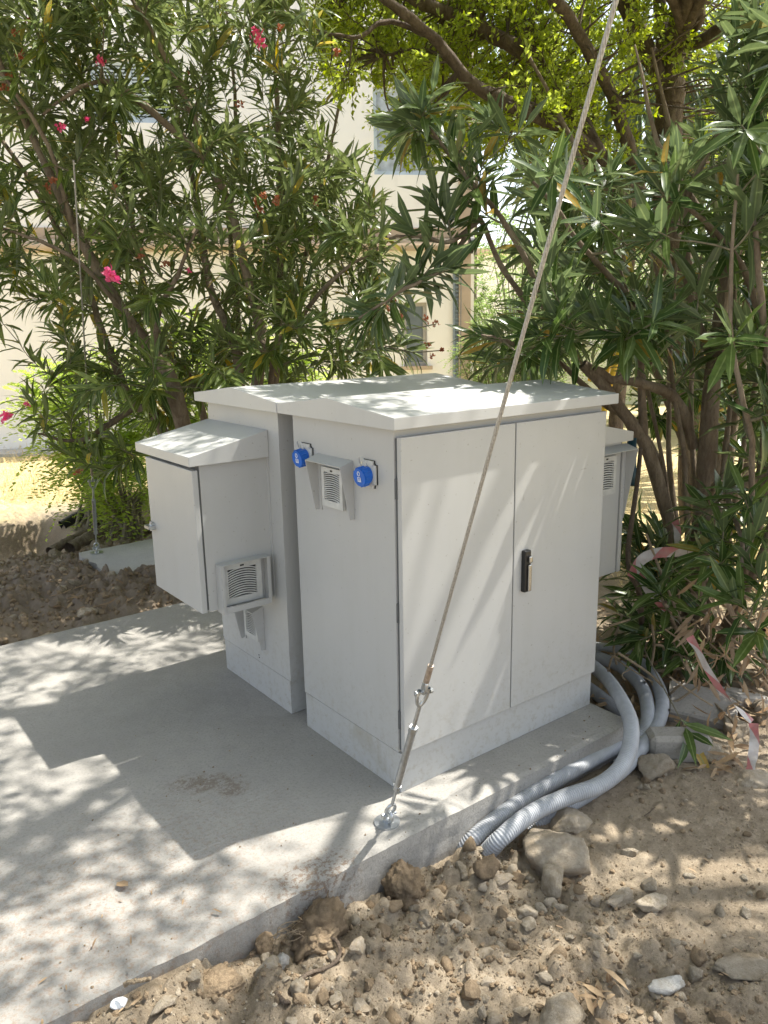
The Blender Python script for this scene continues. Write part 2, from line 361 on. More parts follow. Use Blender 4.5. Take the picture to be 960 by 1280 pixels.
st = mth(nt, 'FRACT', mth(nt, 'ADD', mth(nt, 'MULTIPLY', s.outputs[1], 5.5), mth(nt, 'MULTIPLY', s.outputs[0], .35)))
c = mixc(nt, ramp(nt, st, (.40, 0), (.42, 1)), (.40, .13, .13), (.48, .45, .43)); c = mixc(nt, ramp(nt, noise(nt, pos(nt), 40, 5), (.4, 0), (.7, .5)), c, (.32, .25, .21))
L(nt, c, b.inputs['Base Color']); b.inputs['Roughness'].default_value = .4; M['tape'] = m
OVER_THR = .34
# ---------------------------------------------------------------- the ground, one sheet to the horizon
SX0, SX1, SY0, SY1 = -3.4, .955, -.178, 2.14      # slab footprint
def sstep(a, b, x):
    t = np.clip((x - a) / (b - a), 0, 1); return t * t * (3 - 2 * t)
def grow(a, d, end, k=1.22):
    out = [a]
    while abs(out[-1]) < abs(end): d *= k; out.append(out[-1] + d)
    return out[1:]
xs = np.arange(-1.5, 2.3, .009); xs = np.concatenate([grow(xs[0], -.02, -90)[::-1], xs, grow(xs[-1], .015, 120, 1.12)])
ya = np.arange(-1.35, -.14, .009); yb = np.arange(ya[-1] + .05, 2.06, .06); yc = np.concatenate([np.arange(2.08, 4.4, .018), np.arange(4.4, 6.4, .03)])
ys = np.concatenate([grow(ya[0], -.02, -90)[::-1], ya, yb, yc, grow(yc[-1], .02, 160, 1.07)])
X, Y = np.meshgrid(xs, ys)
H = -.122 + .068 * sstep(-.25, -1.05, X) * sstep(-1.4, -.3, Y)
back = sstep(2.1, 2.35, Y) * sstep(4.3, 3.2, Y) * sstep(1.6, .3, X)
H += back * (.075 + .05 * fbm(X * 1.8, Y * 1.8, 3, 5) - .05 * sstep(3.0, 3.2, Y) * sstep(-.1, .15, X))
H -= .26 * sstep(.42, .25, X + .1 * fbm(Y * 3, X, 2, 8)) * sstep(4.0, 4.6, Y) * sstep(5.35, 5.25, Y + .12 * fbm(X * 4, Y, 2, 9))
H += .10 * sstep(4.4, 5.2, Y) * sstep(.2, .6, X) * sstep(9, 6, Y) * .5
near = sstep(9, 4, np.hypot(X, Y - 1))
rough = (.12 + .88 * sstep(.42, .18, X + .25 * (fbm(X * 3, Y * 3, 2, 31) - .5))) * near
rough = np.maximum(rough, back * 1.3)
H += rough * (.055 * (fbm(X * 4, Y * 4, 4, 1) - .5) + .03 * (fbm(X * 16, Y * 16, 4, 2) - .5)) + near * .012 * (fbm(X * 45, Y * 45, 3, 3) - .5)
# lumpy crumb structure: cells of uneven height
def cells(x, y, s):
    ix = np.floor(x); iy = np.floor(y); best = np.full(x.shape, 9.); hh = np.zeros(x.shape)
    for a in (-1, 0, 1):
        for b in (-1, 0, 1):
            jx = ix + a; jy = iy + b; px = jx + hash2(jx, jy, s); py = jy + hash2(jx, jy, s + 1); d = (x - px) ** 2 + (y - py) ** 2; m = d < best
            best = np.where(m, d, best); hh = np.where(m, hash2(jx, jy, s + 2), hh)
    return np.clip(.55 - best, 0, 1) * (hh ** 1.5) * 2
wx = X + .02 * (fbm(X * 25, Y * 25, 2, 70) - .5); wy = Y + .02 * (fbm(X * 25, Y * 25, 2, 75) - .5)
H += np.minimum(rough, 1) * (.015 * cells(wx / .062, wy / .062, 81) + .012 * cells(wx / .030, wy / .030, 91) + .034 * cells(wx / .16, wy / .16, 95) * sstep(.35, .6, fbm(X * 5, Y * 5, 2, 61)) - .020)
# broken clods
def stamp(n, x0, x1, y0, y1, r0, r1, dens):
    for _ in range(n):
        cx = rs.uniform(x0, x1); cy = rs.uniform(y0, y1); r = r0 + (r1 - r0) * rs.random() ** 2.6
        if rs.random() > dens(cx, cy): continue
        i0, i1 = np.searchsorted(xs, (cx - 1.3 * r, cx + 1.3 * r)); j0, j1 = np.searchsorted(ys, (cy - 1.3 * r, cy + 1.3 * r))
        if i1 - i0 < 2 or j1 - j0 < 2: continue
        a = rs.uniform(0, 6.28); dx = X[j0:j1, i0:i1] - cx; dy = Y[j0:j1, i0:i1] - cy
        u = dx * math.cos(a) + dy * math.sin(a); v = (-dx * math.sin(a) + dy * math.cos(a)) * rs.uniform(1, 1.5)
        d = (np.abs(u) ** 2.6 + np.abs(v) ** 2.6) ** (1 / 2.6) / r
        H[j0:j1, i0:i1] += r * rs.uniform(.2, .62) * np.clip(1 - d * d, 0, 1) ** .6
pile = sstep(-.46, -.20, Y) * (Y < -.1) * sstep(.40, .62, fbm(X * 4.5 + 3, Y * 4.5, 3, 66)) * sstep(.25, .05, X)
H += .045 * pile
stamp(3600, -1.4, 1.7, -1.3, -.19, .006, .040, lambda x, y: .9 if x < .28 else .05)
stamp(1500, -1.2, 1.3, 2.15, 4.3, .015, .07, lambda x, y: .9)
H -= .03 * sstep(1.3, .8, np.hypot((X - .75) / .5, (Y + .75) / .35)) * 0
ins = (X > SX0 + .02) & (X < SX1 - .02) & (Y > SY0 + .03) & (Y < SY1 - .03); H[ins] = np.minimum(H[ins], -.09)
edge = (Y > SY0 - .04) & (Y < SY0 + .06) & (X < SX1); H[edge] = np.minimum(H[edge], -.035)
edge = (Y > SY1 - .04) & (Y < SY1 + .03) & (X < SX1); H[edge] = np.minimum(H[edge], -.004)
padm = (X > .12) & (X < .95) & (Y > 3.02) & (Y < 3.68); H[padm] = np.minimum(H[padm], -.085)
ny, nx = X.shape; I = np.arange(nx * ny).reshape(ny, nx)
fq = np.stack([I[:-1, :-1], I[:-1, 1:], I[1:, 1:], I[1:, :-1]], -1).reshape(-1, 4)
gr = link('ground', np_mesh('ground', np.stack([X, Y, H], -1).reshape(-1, 3), fq), M['dirt']); tag(gr, kind='structure')
def hz(x, y):
    i = int(np.clip(np.searchsorted(xs, x), 1, nx - 1)); j = int(np.clip(np.searchsorted(ys, y), 1, ny - 1))
    fx = (x - xs[i - 1]) / (xs[i] - xs[i - 1]); fy = (y - ys[j - 1]) / (ys[j] - ys[j - 1])
    return float((H[j - 1, i - 1] * (1 - fx) + H[j - 1, i] * fx) * (1 - fy) + (H[j, i - 1] * (1 - fx) + H[j, i] * fx) * fy)
# ---------------------------------------------------------------- concrete slab with worn edges
def slab(name, x0, x1, y0, y1, zt, zb, m, step=.02, wob=.006):
    gx = np.concatenate([np.arange(x0, x1 - 1e-6, step), [x1]]); gy = np.concatenate([np.arange(y0, y1 - 1e-6, step), [y1]])
    bm = bmesh.new(); nxx, nyy = len(gx), len(gy)
    def wv(a, s): return wob * (fbm(np.array([a * 9.]), np.array([s * 3.7]), 4, 20)[0] - .5) * 2
    top = [[None] * nxx for _ in range(nyy)]
    for j, y in enumerate(gy):
        for i, x in enumerate(gx):
            xx, yy, z = x, y, zt + .002 * (vnoise(np.array([x * 3.]), np.array([y * 3.]), 4)[0] - .5)
            if j == 0: yy += wv(x, 1); z -= .004 + abs(wv(x * 2, 5)) * .8
            if j == nyy - 1: yy += wv(x, 2); z -= .004
            if i == 0: xx += wv(y, 3)
            if i == nxx - 1: xx += wv(y, 4); z -= .004 + abs(wv(y * 2, 6))
            top[j][i] = bm.verts.new((xx, yy, z))
    for j in range(nyy - 1):
        for i in range(nxx - 1): bm.faces.new((top[j][i], top[j][i + 1], top[j + 1][i + 1], top[j + 1][i]))
    per = [top[0][i] for i in range(nxx)] + [top[j][-1] for j in range(1, nyy)] + [top[-1][i] for i in range(nxx - 2, -1, -1)] + [top[j][0] for j in range(nyy - 2, 0, -1)]
    prev = per
    for k in range(1, 6):
        z = zt - (zt - zb) * k / 5; cur = []
        for q, v in enumerate(per):
            dx, dy = v.co.x - (x0 + x1) / 2, v.co.y - (y0 + y1) / 2
            o = .004 * (vnoise(np.array([q * .35]), np.array([k * 1.3]), 7)[0] - .3)
            ox = math.copysign(o, dx) if abs(v.co.x - x0) < .02 or abs(v.co.x - x1) < .02 else 0
            oy = math.copysign(o, dy) if abs(v.co.y - y0) < .02 or abs(v.co.y - y1) < .02 else 0
            cur.append(bm.verts.new((v.co.x + ox, v.co.y + oy, z)))
        for q in range(len(per)):
            r = (q + 1) % len(per); bm.faces.new((prev[q], cur[q], cur[r], prev[r]))
        prev = cur
    bmesh.ops.recalc_face_normals(bm, faces=bm.faces)
    return obj(name, bm, m, smooth=False)
tag(slab('concrete_slab', SX0, SX1, SY0, SY1, 0, -.2, M['concrete']), kind='structure')
tag(slab('concrete_pad', .12, .95, 3.02, 3.68, -.045, -.25, M['conc2'], .03, .03), kind='structure')

# ---------------------------------------------------------------- cabinets
W, D, ZP, HB = .939, .559, .138, 1.156
def roofm(y0, y1, yr, x0=-.034, x1=.939 + .034):
    bm = bmesh.new(); prism(bm, [(y0, 1.156), (y1, 1.156), (y1, 1.189), (yr, 1.226), (y0, 1.191)], 0, x0, x1); return bm
def fmtx(o, u, n):  # frame: u along face, z up, n outwards
    u = Vector(u); n = Vector(n); z = Vector((0, 0, 1)); m = Matrix((u, n, z)).transposed().to_4x4(); m.translation = Vector(o); return m
def vent(parent, mt, w, h, name='vent_grille', rows=12, arch=.010):
    """grille plate centred on the frame origin, w x h, with arched louvres over a dark cavity"""
    e = bmesh.new()
    aw, ah = w * .74, h * .72
    box(e, (-w / 2, .001, h / 2 - (h - ah) * .42), (w / 2, .012, h / 2), mt); box(e, (-w / 2, .001, -h / 2), (w / 2, .012, -h / 2 + (h - ah) * .58), mt)
    zt, zb2 = h / 2 - (h - ah) * .42, -h / 2 + (h - ah) * .58
    box(e, (-w / 2, .001, zb2), (-aw / 2, .012, zt), mt); box(e, (aw / 2, .001, zb2), (w / 2, .012, zt), mt)
    g = obj(name, e, M['grille'], parent)
    c = bmesh.new(); box(c, (-aw / 2 - .002, -.012, zb2 - .002), (aw / 2 + .002, .003, zt + .002), mt)
    obj('cavity', c, M['dark'], g)
    t = Tubes(); im = full(g).inverted()
    dz = (zt - zb2) / rows
    for k in range(rows):
        z = zb2 + dz * (k + .35)
        pts = [im @ mt @ Vector((u * aw / 2, .0085, z + arch * (1 - u * u) - arch * .55)) for u in np.linspace(-1, 1, 9)]
        t.add([tuple(p) for p in pts], dz * .33, 5)
    link('slats', t.mesh('slats'), M['grille'], g)
    s = bmesh.new(); box(s, (-w * .05, .011, h / 2 - .012), (w * .05, .0128, h / 2 - .006), mt); obj('catch', s, M['black'], g)
    return g
def hoodA(parent, mt, w, h, d0, d1, name='rain_hood'):
    """sheet metal hood: top plate falling outwards and two cheeks that taper downwards; frame origin at top centre on the wall"""
    bm = bmesh.new(); t = .0022; dr = .016
    def quad(pts, off):
        a = [bm.verts.new(mt @ Vector(p)) for p in pts]; b = [bm.verts.new(mt @ (Vector(p) + Vector(off))) for p in pts]
        bm.faces.new(a); bm.faces.new(b[::-1])
        for i in range(len(a)): bm.faces.new((a[i], b[i], b[(i + 1) % len(a)], a[(i + 1) % len(a)]))
    quad([(-w / 2, 0, 0), (w / 2, 0, 0), (w / 2, d0, -dr), (-w / 2, d0, -dr)], (0, 0, -t))
    for s in (-1, 1):
        quad([(s * w / 2, 0, -t), (s * w / 2, d0, -dr - t), (s * w / 2, d1, -h), (s * w / 2, 0, -h)], (-s * t, 0, 0))
        quad([(s * (w / 2 - t), .0005, -.02), (s * (w / 2 - .016), .0005, -.02), (s * (w / 2 - .016), .0005, -h), (s * (w / 2 - t), .0005, -h)], (0, t, 0))
    bmesh.ops.recalc_face_normals(bm, faces=bm.faces)
    return obj(name, bm, M['paint'], parent)
def socket(parent, mt, r=.029):
    """square flanged outlet with a blue screw cap; frame origin at the flange centre"""
    e = bmesh.new(); box(e, (-.039, 0, -.041), (.039, .008, .041), mt)
    bmesh.ops.bevel(e, geom=[q for q in e.edges if abs((mt.to_3x3().inverted() @ (q.verts[0].co - q.verts[1].co)).normalized().y) > .9], offset=.012, segments=3, affect='EDGES')
    g = obj('socket_flange', e, M['grille'], parent)
    e = bmesh.new(); box(e, (-.0405, -.001, -.0415), (.0405, .0035, .0425), mt)
    bmesh.ops.bevel(e, geom=[q for q in e.edges if abs((mt.to_3x3().inverted() @ (q.verts[0].co - q.verts[1].co)).normalized().y) > .9], offset=.012, segments=3, affect='EDGES'); obj('gasket', e, M['black'], g)
    e = bmesh.new()
    for a in (-1, 1):
        for b in (-1, 1):
            o = mt @ Vector((a * .028, .006, b * .030)); cyl(e, o, o + (mt.to_3x3() @ Vector((0, .003, 0))), .0042, seg=10)
    obj('screws', e, M['zinc'], g)
    c = bmesh.new(); ax = mt.to_3x3() @ Vector((.06, 1, -.14)).normalized(); o = mt @ Vector((0, .006, -.002))
    cyl(c, o, o + ax * .020, r * .9, seg=28); cyl(c, o + ax * .012, o + ax * .032, r, seg=28); cyl(c, o + ax * .032, o + ax * .035, r * .93, seg=28)
    side = ax.cross(Vector((0, 0, 1))).normalized()
    for k in range(12):
        a = k * math.pi / 6; q = side * math.cos(a) + side.cross(ax) * math.sin(a); box(c, (-.002, -.002, -.010), (.002, .002, .010), Matrix.Translation(o + ax * .022 + q * r) @ ax.to_track_quat('Z', 'Y').to_matrix().to_4x4())
    cap = obj('screw_cap', c, M['blue'], parent, smooth=False)
    f = Matrix.Translation(o + ax * .0354) @ (Matrix((side, ax, side.cross(ax))).transposed().to_4x4())
    e = bmesh.new()
    for q in (((-.0075, 0, -.013), (.0075, .0006, -.0105)), ((-.0075, 0, .001), (.0075, .0006, -.001)), ((-.0075, 0, -.013), (-.0055, .0006, .001)), ((.0055, 0, -.013), (.0075, .0006, .001)), ((-.0045, 0, -.009), (.0045, .0006, -.0075)), ((-.0045, 0, -.0055), (.0045, .0006, -.004))): box(e, *q, f)
    for q in range(10):
        a = q * math.pi / 5; b = (q + 1) * math.pi / 5
        p0 = Vector((math.cos(a) * .005, 0.0003, .012 + math.sin(a) * .007)); p1 = Vector((math.cos(b) * .005, .0003, .012 + math.sin(b) * .007)); cyl(e, f @ p0, f @ p1, .0011, seg=5)
    obj('printed_mark', e, M['white'], cap)
    t = Tubes(); im = full(cap).inverted()
    pts = [im @ (mt @ Vector((-.012 + .017 * math.cos(a), .014 + .008 * math.sin(a), .030 + .021 * math.sin(a)))) for a in np.linspace(-.5, 3.9, 16)]
    t.add([tuple(p) for p in pts], .0013, 6); link('wire_loop', t.mesh('wire_loop'), M['zinc'], cap)

t1 = empty('electrical_cabinet', (W / 2, D / 2, 0), 'large pale grey two-door electrical cabinet with black swing handle, nearest on the slab', 'cabinet')
obj('cabinet_body', B(((0, .012, ZP), (W, D, HB))), M['paint'], t1)
obj('plinth', B(((.002, .003, .001), (W - .002, D - .003, ZP - .003))), M['plinth'], t1)
obj('door_seal', B(((.006, .004, ZP + .008), (W - .006, .0125, 1.126))), M['gasket'], t1)
obj('roof', roofm(-.034, .601, .30), M['roofpaint'], t1, bevel=.002)
for a, b in ((.0045, .4735), (.4785, W - .003)):
    d_ = obj('door', B(((a, -.014, ZP + .004), (b, .004, 1.130))), M['paint'], t1, bevel=.0025)
    if a > .3:
        h_ = obj('handle', B(((.514, -.032, .558), (.543, -.0135, .703))), M['black'], d_, bevel=.004)
        e = B(((.5245, -.040, .562), (.5395, -.0325, .655)), ((.5255, -.042, .662), (.5405, -.0325, .684)))
        obj('lever', e, M['chrome'], h_, bevel=.003)
e = bmesh.new()
for x, z in ((.006, .98), (.006, .60), (.006, .25)): box(e, (x - .005, .0045, z - .03), (x + .001, .0115, z + .03))
obj('hinges', e, M['gasket'], t1)
fr = lambda y, z: fmtx((-.0005, y, z), (0, -1, 0), (-1, 0, 0))
hoodA(t1, fr(.312, 1.038), .197, .186, .050, .017)
vent(t1, fr(.318, .937), .118, .128, rows=13, arch=.007)
socket(t1, fr(.129, 1.009)); socket(t1, fr(.477, 1.022))
t2 = empty('electrical_cabinet', (W / 2, .94, 0), 'pale grey cabinet standing behind the two-door one, carrying the small side box', 'cabinet')
obj('cabinet_body', B(((.003, .664, ZP), (W + .004, 1.214, HB))), M['paint'], t2)
obj('plinth', B(((.005, .672, .001), (W, 1.211, ZP - .003))), M['paint'], t2)
for a, b in ((.007, .4735), (.4785, W + .001)): obj('door', B(((a, 1.2142, ZP + .004), (b, 1.230, 1.130))), M['paint'], t2, bevel=.0025)
obj('roof', roofm(.607, 1.258, .935), M['roofpaint'], t2, bevel=.002)
fr2 = lambda y, z: fmtx((.0025, y, z), (0, -1, 0), (-1, 0, 0))
hoodA(t2, fr2(.933, .386), .170, .180, .050, .017); vent(t2, fr2(.938, .290), .105, .120, rows=12, arch=.006)
e = bmesh.new()
for y, z in ((.905, .165), (.903, .155)): cyl(e, (.0035, y, z), (.002, y, z), .003, seg=8)
obj('drill_holes', e, M['dark'], t2)
def sidebox(label, sx, x0, y0, y1):
    """small lidded box bolted to a cabinet side; sx -1 left side, +1 right side; x0 the wall it hangs on"""
    X_ = lambda d: x0 + sx * d
    def bb(d0, d1, *r): return ((min(X_(d0), X_(d1)), r[0], r[2]), (max(X_(d0), X_(d1)), r[1], r[3]))
    t = empty('junction_box', (X_(.14), (y0 + y1) / 2, .452), label, 'cabinet')
    obj('box_body', B(bb(.001, .262, y0 + .004, y1 - .004, .453, 1.0)), M['paint'], t)
    obj('back_flange', B(bb(.0005, .003, y0 - .012, y1 + .012, .447, 1.05)), M['paint'], t)
    obj('door_seal', B(bb(.262, .270, y0 + .008, y1 - .008, .458, .98)), M['gasket'], t)
    dd = obj('door', B(bb(.270, .291, y0, y1, .452, .968)), M['paint'], t, bevel=.003)
    bm = bmesh.new(); pr = [(X_(.001), .985), (X_(.307), .985), (X_(.307), 1.019), (X_(.001), 1.083)]
    prism(bm, pr, 1, y0 - .018, y1 + .05); obj('roof', bm, M['roofpaint'], t, bevel=.002)
    e = bmesh.new(); o = Vector((X_(.291), y1 - .028, .700)); cyl(e, o, o + Vector((sx * .014, 0, 0)), .015, seg=16)
    box(e, (o.x + min(0, sx * .03), o.y - .022, o.z - .006), (o.x + max(0, sx * .03), o.y + .022, o.z + .006)); cyl(e, o + Vector((sx * .010, 0, -.016)), o + Vector((sx * .010, 0, .02)), .006, seg=10)
    obj('latch', e, M['zinc'], dd)
    return t
t3 = sidebox('small grey box with silver door latch hanging on the left cabinet side', -1, .003, .757, 1.176)
# square rain frame round the fan vent
mt = fmtx((-.127, .7605, .535), (1, 0, 0), (0, -1, 0)); e = bmesh.new(); w2, h2 = .098, .090
for q in (((-w2, 0, h2 - .002), (w2, .045, h2)), ((-w2, 0, -h2), (-w2 + .002, .045, h2 - .0021)), ((w2 - .002, 0, -h2), (w2, .045, h2 - .0021)), ((-w2 + .0021, 0, -h2), (w2 - .0021, .043, -h2 + .002)),
          ((-w2 + .0021, .043, -h2), (-w2 + .012, .0449, h2 - .0022)), ((w2 - .012, .043, -h2), (w2 - .0021, .0449, h2 - .0022)), ((-w2 + .013, .043, -h2 + .0001), (w2 - .013, .0448, -h2 + .022))): box(e, *q, mt)
obj('rain_hood', e, M['paint'], t3, bevel=0)
vent(t3, fmtx((-.127, .7605, .538), (1, 0, 0), (0, -1, 0)), .156, .150, rows=12, arch=.012)
t4 = sidebox('small grey box on the far right side of the cabinet, partly hidden', 1, W, .105, .52)
hoodA(t4, fmtx((1.125, .1085, .973), (1, 0, 0), (0, -1, 0)), .215, .30, .055, .004); vent(t4, fmtx((1.10, .1085, .86), (1, 0, 0), (0, -1, 0)), .12, .15, rows=12, arch=.006)
e = bmesh.new(); cyl(e, P(790, 548, 3.45), P(789, 604, 3.45), .020, seg=14); cyl(e, P(789, 585, 3.44), P(786, 606, 3.43), .026, seg=14)
tag(obj('cable_plug', e, M['teal'], smooth=True), 'dark teal plug hanging beside the far right side box', 'plug')

# ---------------------------------------------------------------- grey corrugated conduits
def conduit(pts, label, r=.0262):
    c = smoothpath([G(x, y, z) for x, y, z in pts], 400)
    seg = np.r_[0, np.cumsum(np.linalg.norm(np.diff(c, axis=0), axis=1))]; n = int(seg[-1] / .0021)
    u = np.linspace(0, seg[-1], n); c = np.stack([np.interp(u, seg, c[:, k]) for k in range(3)], 1)
    rr = r * (1 + .062 * np.sin(u / .0080 * 2 * np.pi)) 
    t = Tubes(); t.add(c, rr, 18); return tag(link('conduit', t.mesh('conduit'), M['hose']), label, 'conduit', 'grey corrugated conduits beside the slab')
conduit([(728, 826, .02), (743, 834, .02), (764, 855, .03), (785, 892, .04), (789, 922, .02), (779, 955, -.01), (752, 980, -.035), (706, 997, -.045), (664, 1017, -.055), (627, 1047, -.075), (600, 1075, -.16)], 'grey corrugated conduit lying on top, its loop closest to the slab corner')
conduit([(725, 812, -.04), (743, 820, -.04), (777, 834, -.04), (802, 859, -.045), (810, 892, -.05), (803, 918, -.07), (777, 930, -.085), (718, 962, -.070), (656, 998, -.075), (606, 1036, -.09), (585, 1056, -.12), (570, 1072, -.18)], 'grey corrugated conduit running along the slab edge into the dirt')
conduit([(725, 803, -.06), (743, 809, -.06), (777, 815, -.05), (810, 838, -.05), (827, 872, -.05), (822, 905, -.06), (802, 934, -.08), (777, 962, -.09), (740, 988, -.10), (700, 1012, -.11), (660, 1040, -.16)], 'grey corrugated conduit making the widest loop, passing under the others')
conduit([(722, 853, -.09), (737, 861, -.09), (762, 880, -.09), (786, 898, -.09), (800, 915, -.09), (800, 935, -.10), (770, 960, -.13)], 'short dark stretch of grey conduit low against the slab end')

# ---------------------------------------------------------------- guy wires
def guy(A, T, up, label, r=.0045, strands=True, pitch=.075):
    A = np.array(A); T = np.array(T); d = nrm(T - A); sd = nrm(np.cross(d, [0, 0, 1.])); f2 = np.cross(sd, d)
    at = lambda s, a=0, b=0: A + d * s + sd * a + f2 * b
    t = empty('guy_wire', tuple(A), *label)
    k, kr = up     # length and thickness scale of the fittings
    w_ = lambda q: k * q
    e = bmesh.new(); cyl(e, A + [0, 0, -.001], A + [0, 0, .005], .046 * kr, seg=24); cyl(e, A + [0, 0, .004], A + [0, 0, .014], .016 * kr, seg=6); obj('anchor_plate', e, M['zinc'], t)
    im = full(t).inverted()
    def tube(name, pts, rad, m=M['zinc'], sides=10, parent=t):
        q = Tubes(); q.add([tuple(im @ Vector(p)) for p in pts], rad, sides); return link(name, q.mesh(name), m, parent)
    ring = lambda s, ra, rb, axa, axb, n=20: [at(s) + ra * math.cos(q) * axa + rb * math.sin(q) * axb for q in np.linspace(0, 2 * math.pi, n)]
    tube('eye_bolt', ring(.024 * k, .021 * kr, .021 * kr, d, f2), .0065 * kr)
    tube('shackle', ring(.046 * k, .026 * kr, .016 * kr, d, sd), .006 * kr)
    e = bmesh.new(); cyl(e, at(.028 * k, -.026 * kr), at(.028 * k, .026 * kr), .0055 * kr, seg=10); cyl(e, at(.028 * k, .018 * kr), at(.028 * k, .028 * kr), .011 * kr, seg=6); obj('shackle_pin', e, M['zinc'], t)
    tube('rod', [at(.062 * k), at(.125 * k)], .0055 * kr)
    e = bmesh.new(); cyl(e, at(.118 * k), at(.128 * k), .0135 * kr, seg=12); cyl(e, at(.128 * k), at(.297 * k), .0125 * kr, seg=16); cyl(e, at(.297 * k), at(.310 * k), .0145 * kr, seg=6)
    obj('turnbuckle', e, M['zinc'], t)
    tube('threaded_rod', [at(u) for u in np.linspace(.308 * k, .374 * k, 70)], [.0062 * kr * (1 + .14 * math.sin(i * 2.1)) for i in range(70)])
    jaw = [at(.372 * k + .046 * k * u, q) for u, q in [(.98, .017 * kr), (.6, .018 * kr), (.22, .013 * kr), (0, 0), (.22, -.013 * kr), (.6, -.018 * kr), (.98, -.017 * kr)]]
    tube('jaw', smoothpath(jaw, 24), .006 * kr)
    e = bmesh.new(); cyl(e, at(.409 * k, -.032 * kr), at(.409 * k, .032 * kr), .0048 * kr, seg=10); cyl(e, at(.409 * k, .021 * kr), at(.409 * k, .029 * kr), .0105 * kr, seg=6); cyl(e, at(.409 * k, -.031 * kr), at(.409 * k, -.022 * kr), .0095 * kr, seg=12)
    obj('jaw_pin', e, M['zinc'], t)
    tube('thimble', ring(.420 * k, .022 * kr, .009 * kr, d, f2), .0055 * kr)
    e = bmesh.new(); cyl(e, at(.437 * k), at(.480 * k), .0095 * kr, seg=16); obj('ferrule', e, M['rust'], t)
    Lr = np.linalg.norm(T - A); q = Tubes(); n = int((Lr - .47 * k) / .006)
    u = np.linspace(.47 * k, Lr, n)
    for j in range(6 if strands else 1):
        ph = u / pitch * 2 * np.pi + j * np.pi / 3; o = r * .64 if strands else 0
        pts = A + d * u[:, None] + o * (np.cos(ph)[:, None] * sd + np.sin(ph)[:, None] * f2)
        q.add((pts - np.array(t.location)), r * .40 if strands else r, 5)
    link('wire_rope', q.mesh('wire_rope'), M['wire'], t)
    return t
A1 = np.array([-.127, -.09, 0.]); T1 = P(770, 0, 1.22)
guy(A1, A1 + (T1 - A1) * 1.25, (1.36, .85), ('twisted steel guy wire with turnbuckle anchored on the slab corner in front of the cabinet', 'guy wire'))
A2 = G(121, 691, -.045); guy(A2, P(92, 200, 3.5), (1.7, .95), ('thin guy wire anchored on the small concrete pad behind, rising through the left shrub', 'guy wire'), r=.004)

# ---------------------------------------------------------------- building
W0 = G(0, 565, -.12); rgt = np.array([RM[0, 0], RM[1, 0]]); rgt /= np.linalg.norm(rgt); fwd = np.array([-rgt[1], rgt[0]])
uu = rgt + .17 * fwd; uu /= np.linalg.norm(uu); nn = np.array([-uu[1], uu[0]])     # nn points away from us, into the building
def wl(px, py):
    d = RM @ np.array([(px - 480) / F, -(py - 640) / F, -1.]); t = ((W0[:2] - CAM[:2]) @ nn) / (d[:2] @ nn); q = CAM + d * t
    return float((q[:2] - W0[:2]) @ uu), float(q[2])
bt = empty('apartment_building', (W0[0], W0[1], -.12), 'cream plastered building with tan corner pilaster behind the shrubs', 'building', rot=(0, 0, math.atan2(uu[1], uu[0])))
BM = full(bt)
s1 = wl(593, 300)[0]; zb = lambda z: z + .12
def hole(x0, y0, x1, y1):
    a = wl(x0, y1); b = wl(x1, y0); return (a[0], b[0], zb(a[1]), zb(b[1]))
holes = [hole(505, 378, 534, 458), hole(118, 76, 206, 152), hole(468, 110, 540, 218)]

def wallholes(s0, s1, z0, z1, hs, th):
    ss = sorted({s0, s1} | {h[0] for h in hs} | {h[1] for h in hs}); zz = sorted({z0, z1} | {h[2] for h in hs} | {h[3] for h in hs}); bm = bmesh.new()
    for i in range(len(ss) - 1):
        for j in range(len(zz) - 1):
            c = ((ss[i] + ss[i + 1]) / 2, (zz[j] + zz[j + 1]) / 2)
            if any(h[0] < c[0] < h[1] and h[2] < c[1] < h[3] for h in hs): continue
            bm.faces.new([bm.verts.new(v) for v in ((ss[i], 0, zz[j]), (ss[i + 1], 0, zz[j]), (ss[i + 1], 0, zz[j + 1]), (ss[i], 0, zz[j + 1]))])
    for h in hs:
        a, b, c, d = h
        for q in (((a, 0, c), (a, th, c), (a, th, d), (a, 0, d)), ((b, 0, c), (b, 0, d), (b, th, d), (b, th, c)), ((a, 0, c), (b, 0, c), (b, th, c), (a, th, c)), ((a, 0, d), (a, th, d), (b, th, d), (b, 0, d))): bm.faces.new([bm.verts.new(v) for v in q])
    for q in (((s1, 0, z0), (s1, 7, z0), (s1, 7, z1), (s1, 0, z1)), ((s0, 0, z0), (s0, 0, z1), (s0, 7, z1), (s0, 7, z0)), ((s0, 7, z0), (s0, 7, z1), (s1, 7, z1), (s1, 7, z0)), ((s0, 0, z1), (s1, 0, z1), (s1, 7, z1), (s0, 7, z1))): bm.faces.new([bm.verts.new(v) for v in q])
    bmesh.ops.remove_doubles(bm, verts=bm.verts, dist=1e-5); return bm
obj('wall', wallholes(-7, s1, -.3, 7, holes, .14), M['plaster'], bt, local=False)
def lb(name, a, b, m, par=bt, bevel=0): return obj(name, B((a, b)), m, par, local=False, bevel=bevel)
a = wl(573, 300)[0]; lb('pilaster', (a, -.05, -.3), (s1 - .06, -.001, 7), M['trim'])
z1_, z2_ = zb(wl(540, 297)[1]), zb(wl(540, 285)[1]); lb('string_course', (-7, -.035, z1_), (a - .002, -.001, z2_), M['trim'])
z3 = zb(wl(530, 307)[1]); e = bmesh.new(); cyl(e, (-7, -.09, z3), (wl(586, 308)[0], -.09, z3), .072, seg=18); obj('waste_pipe', e, M['trim'], bt, smooth=True, local=False)
e = bmesh.new(); cyl(e, (wl(584, 308)[0], -.09, z3), (wl(588, 308)[0], -.09, z3), .115, seg=22); obj('pipe_collar', e, M['black'], bt, local=False)
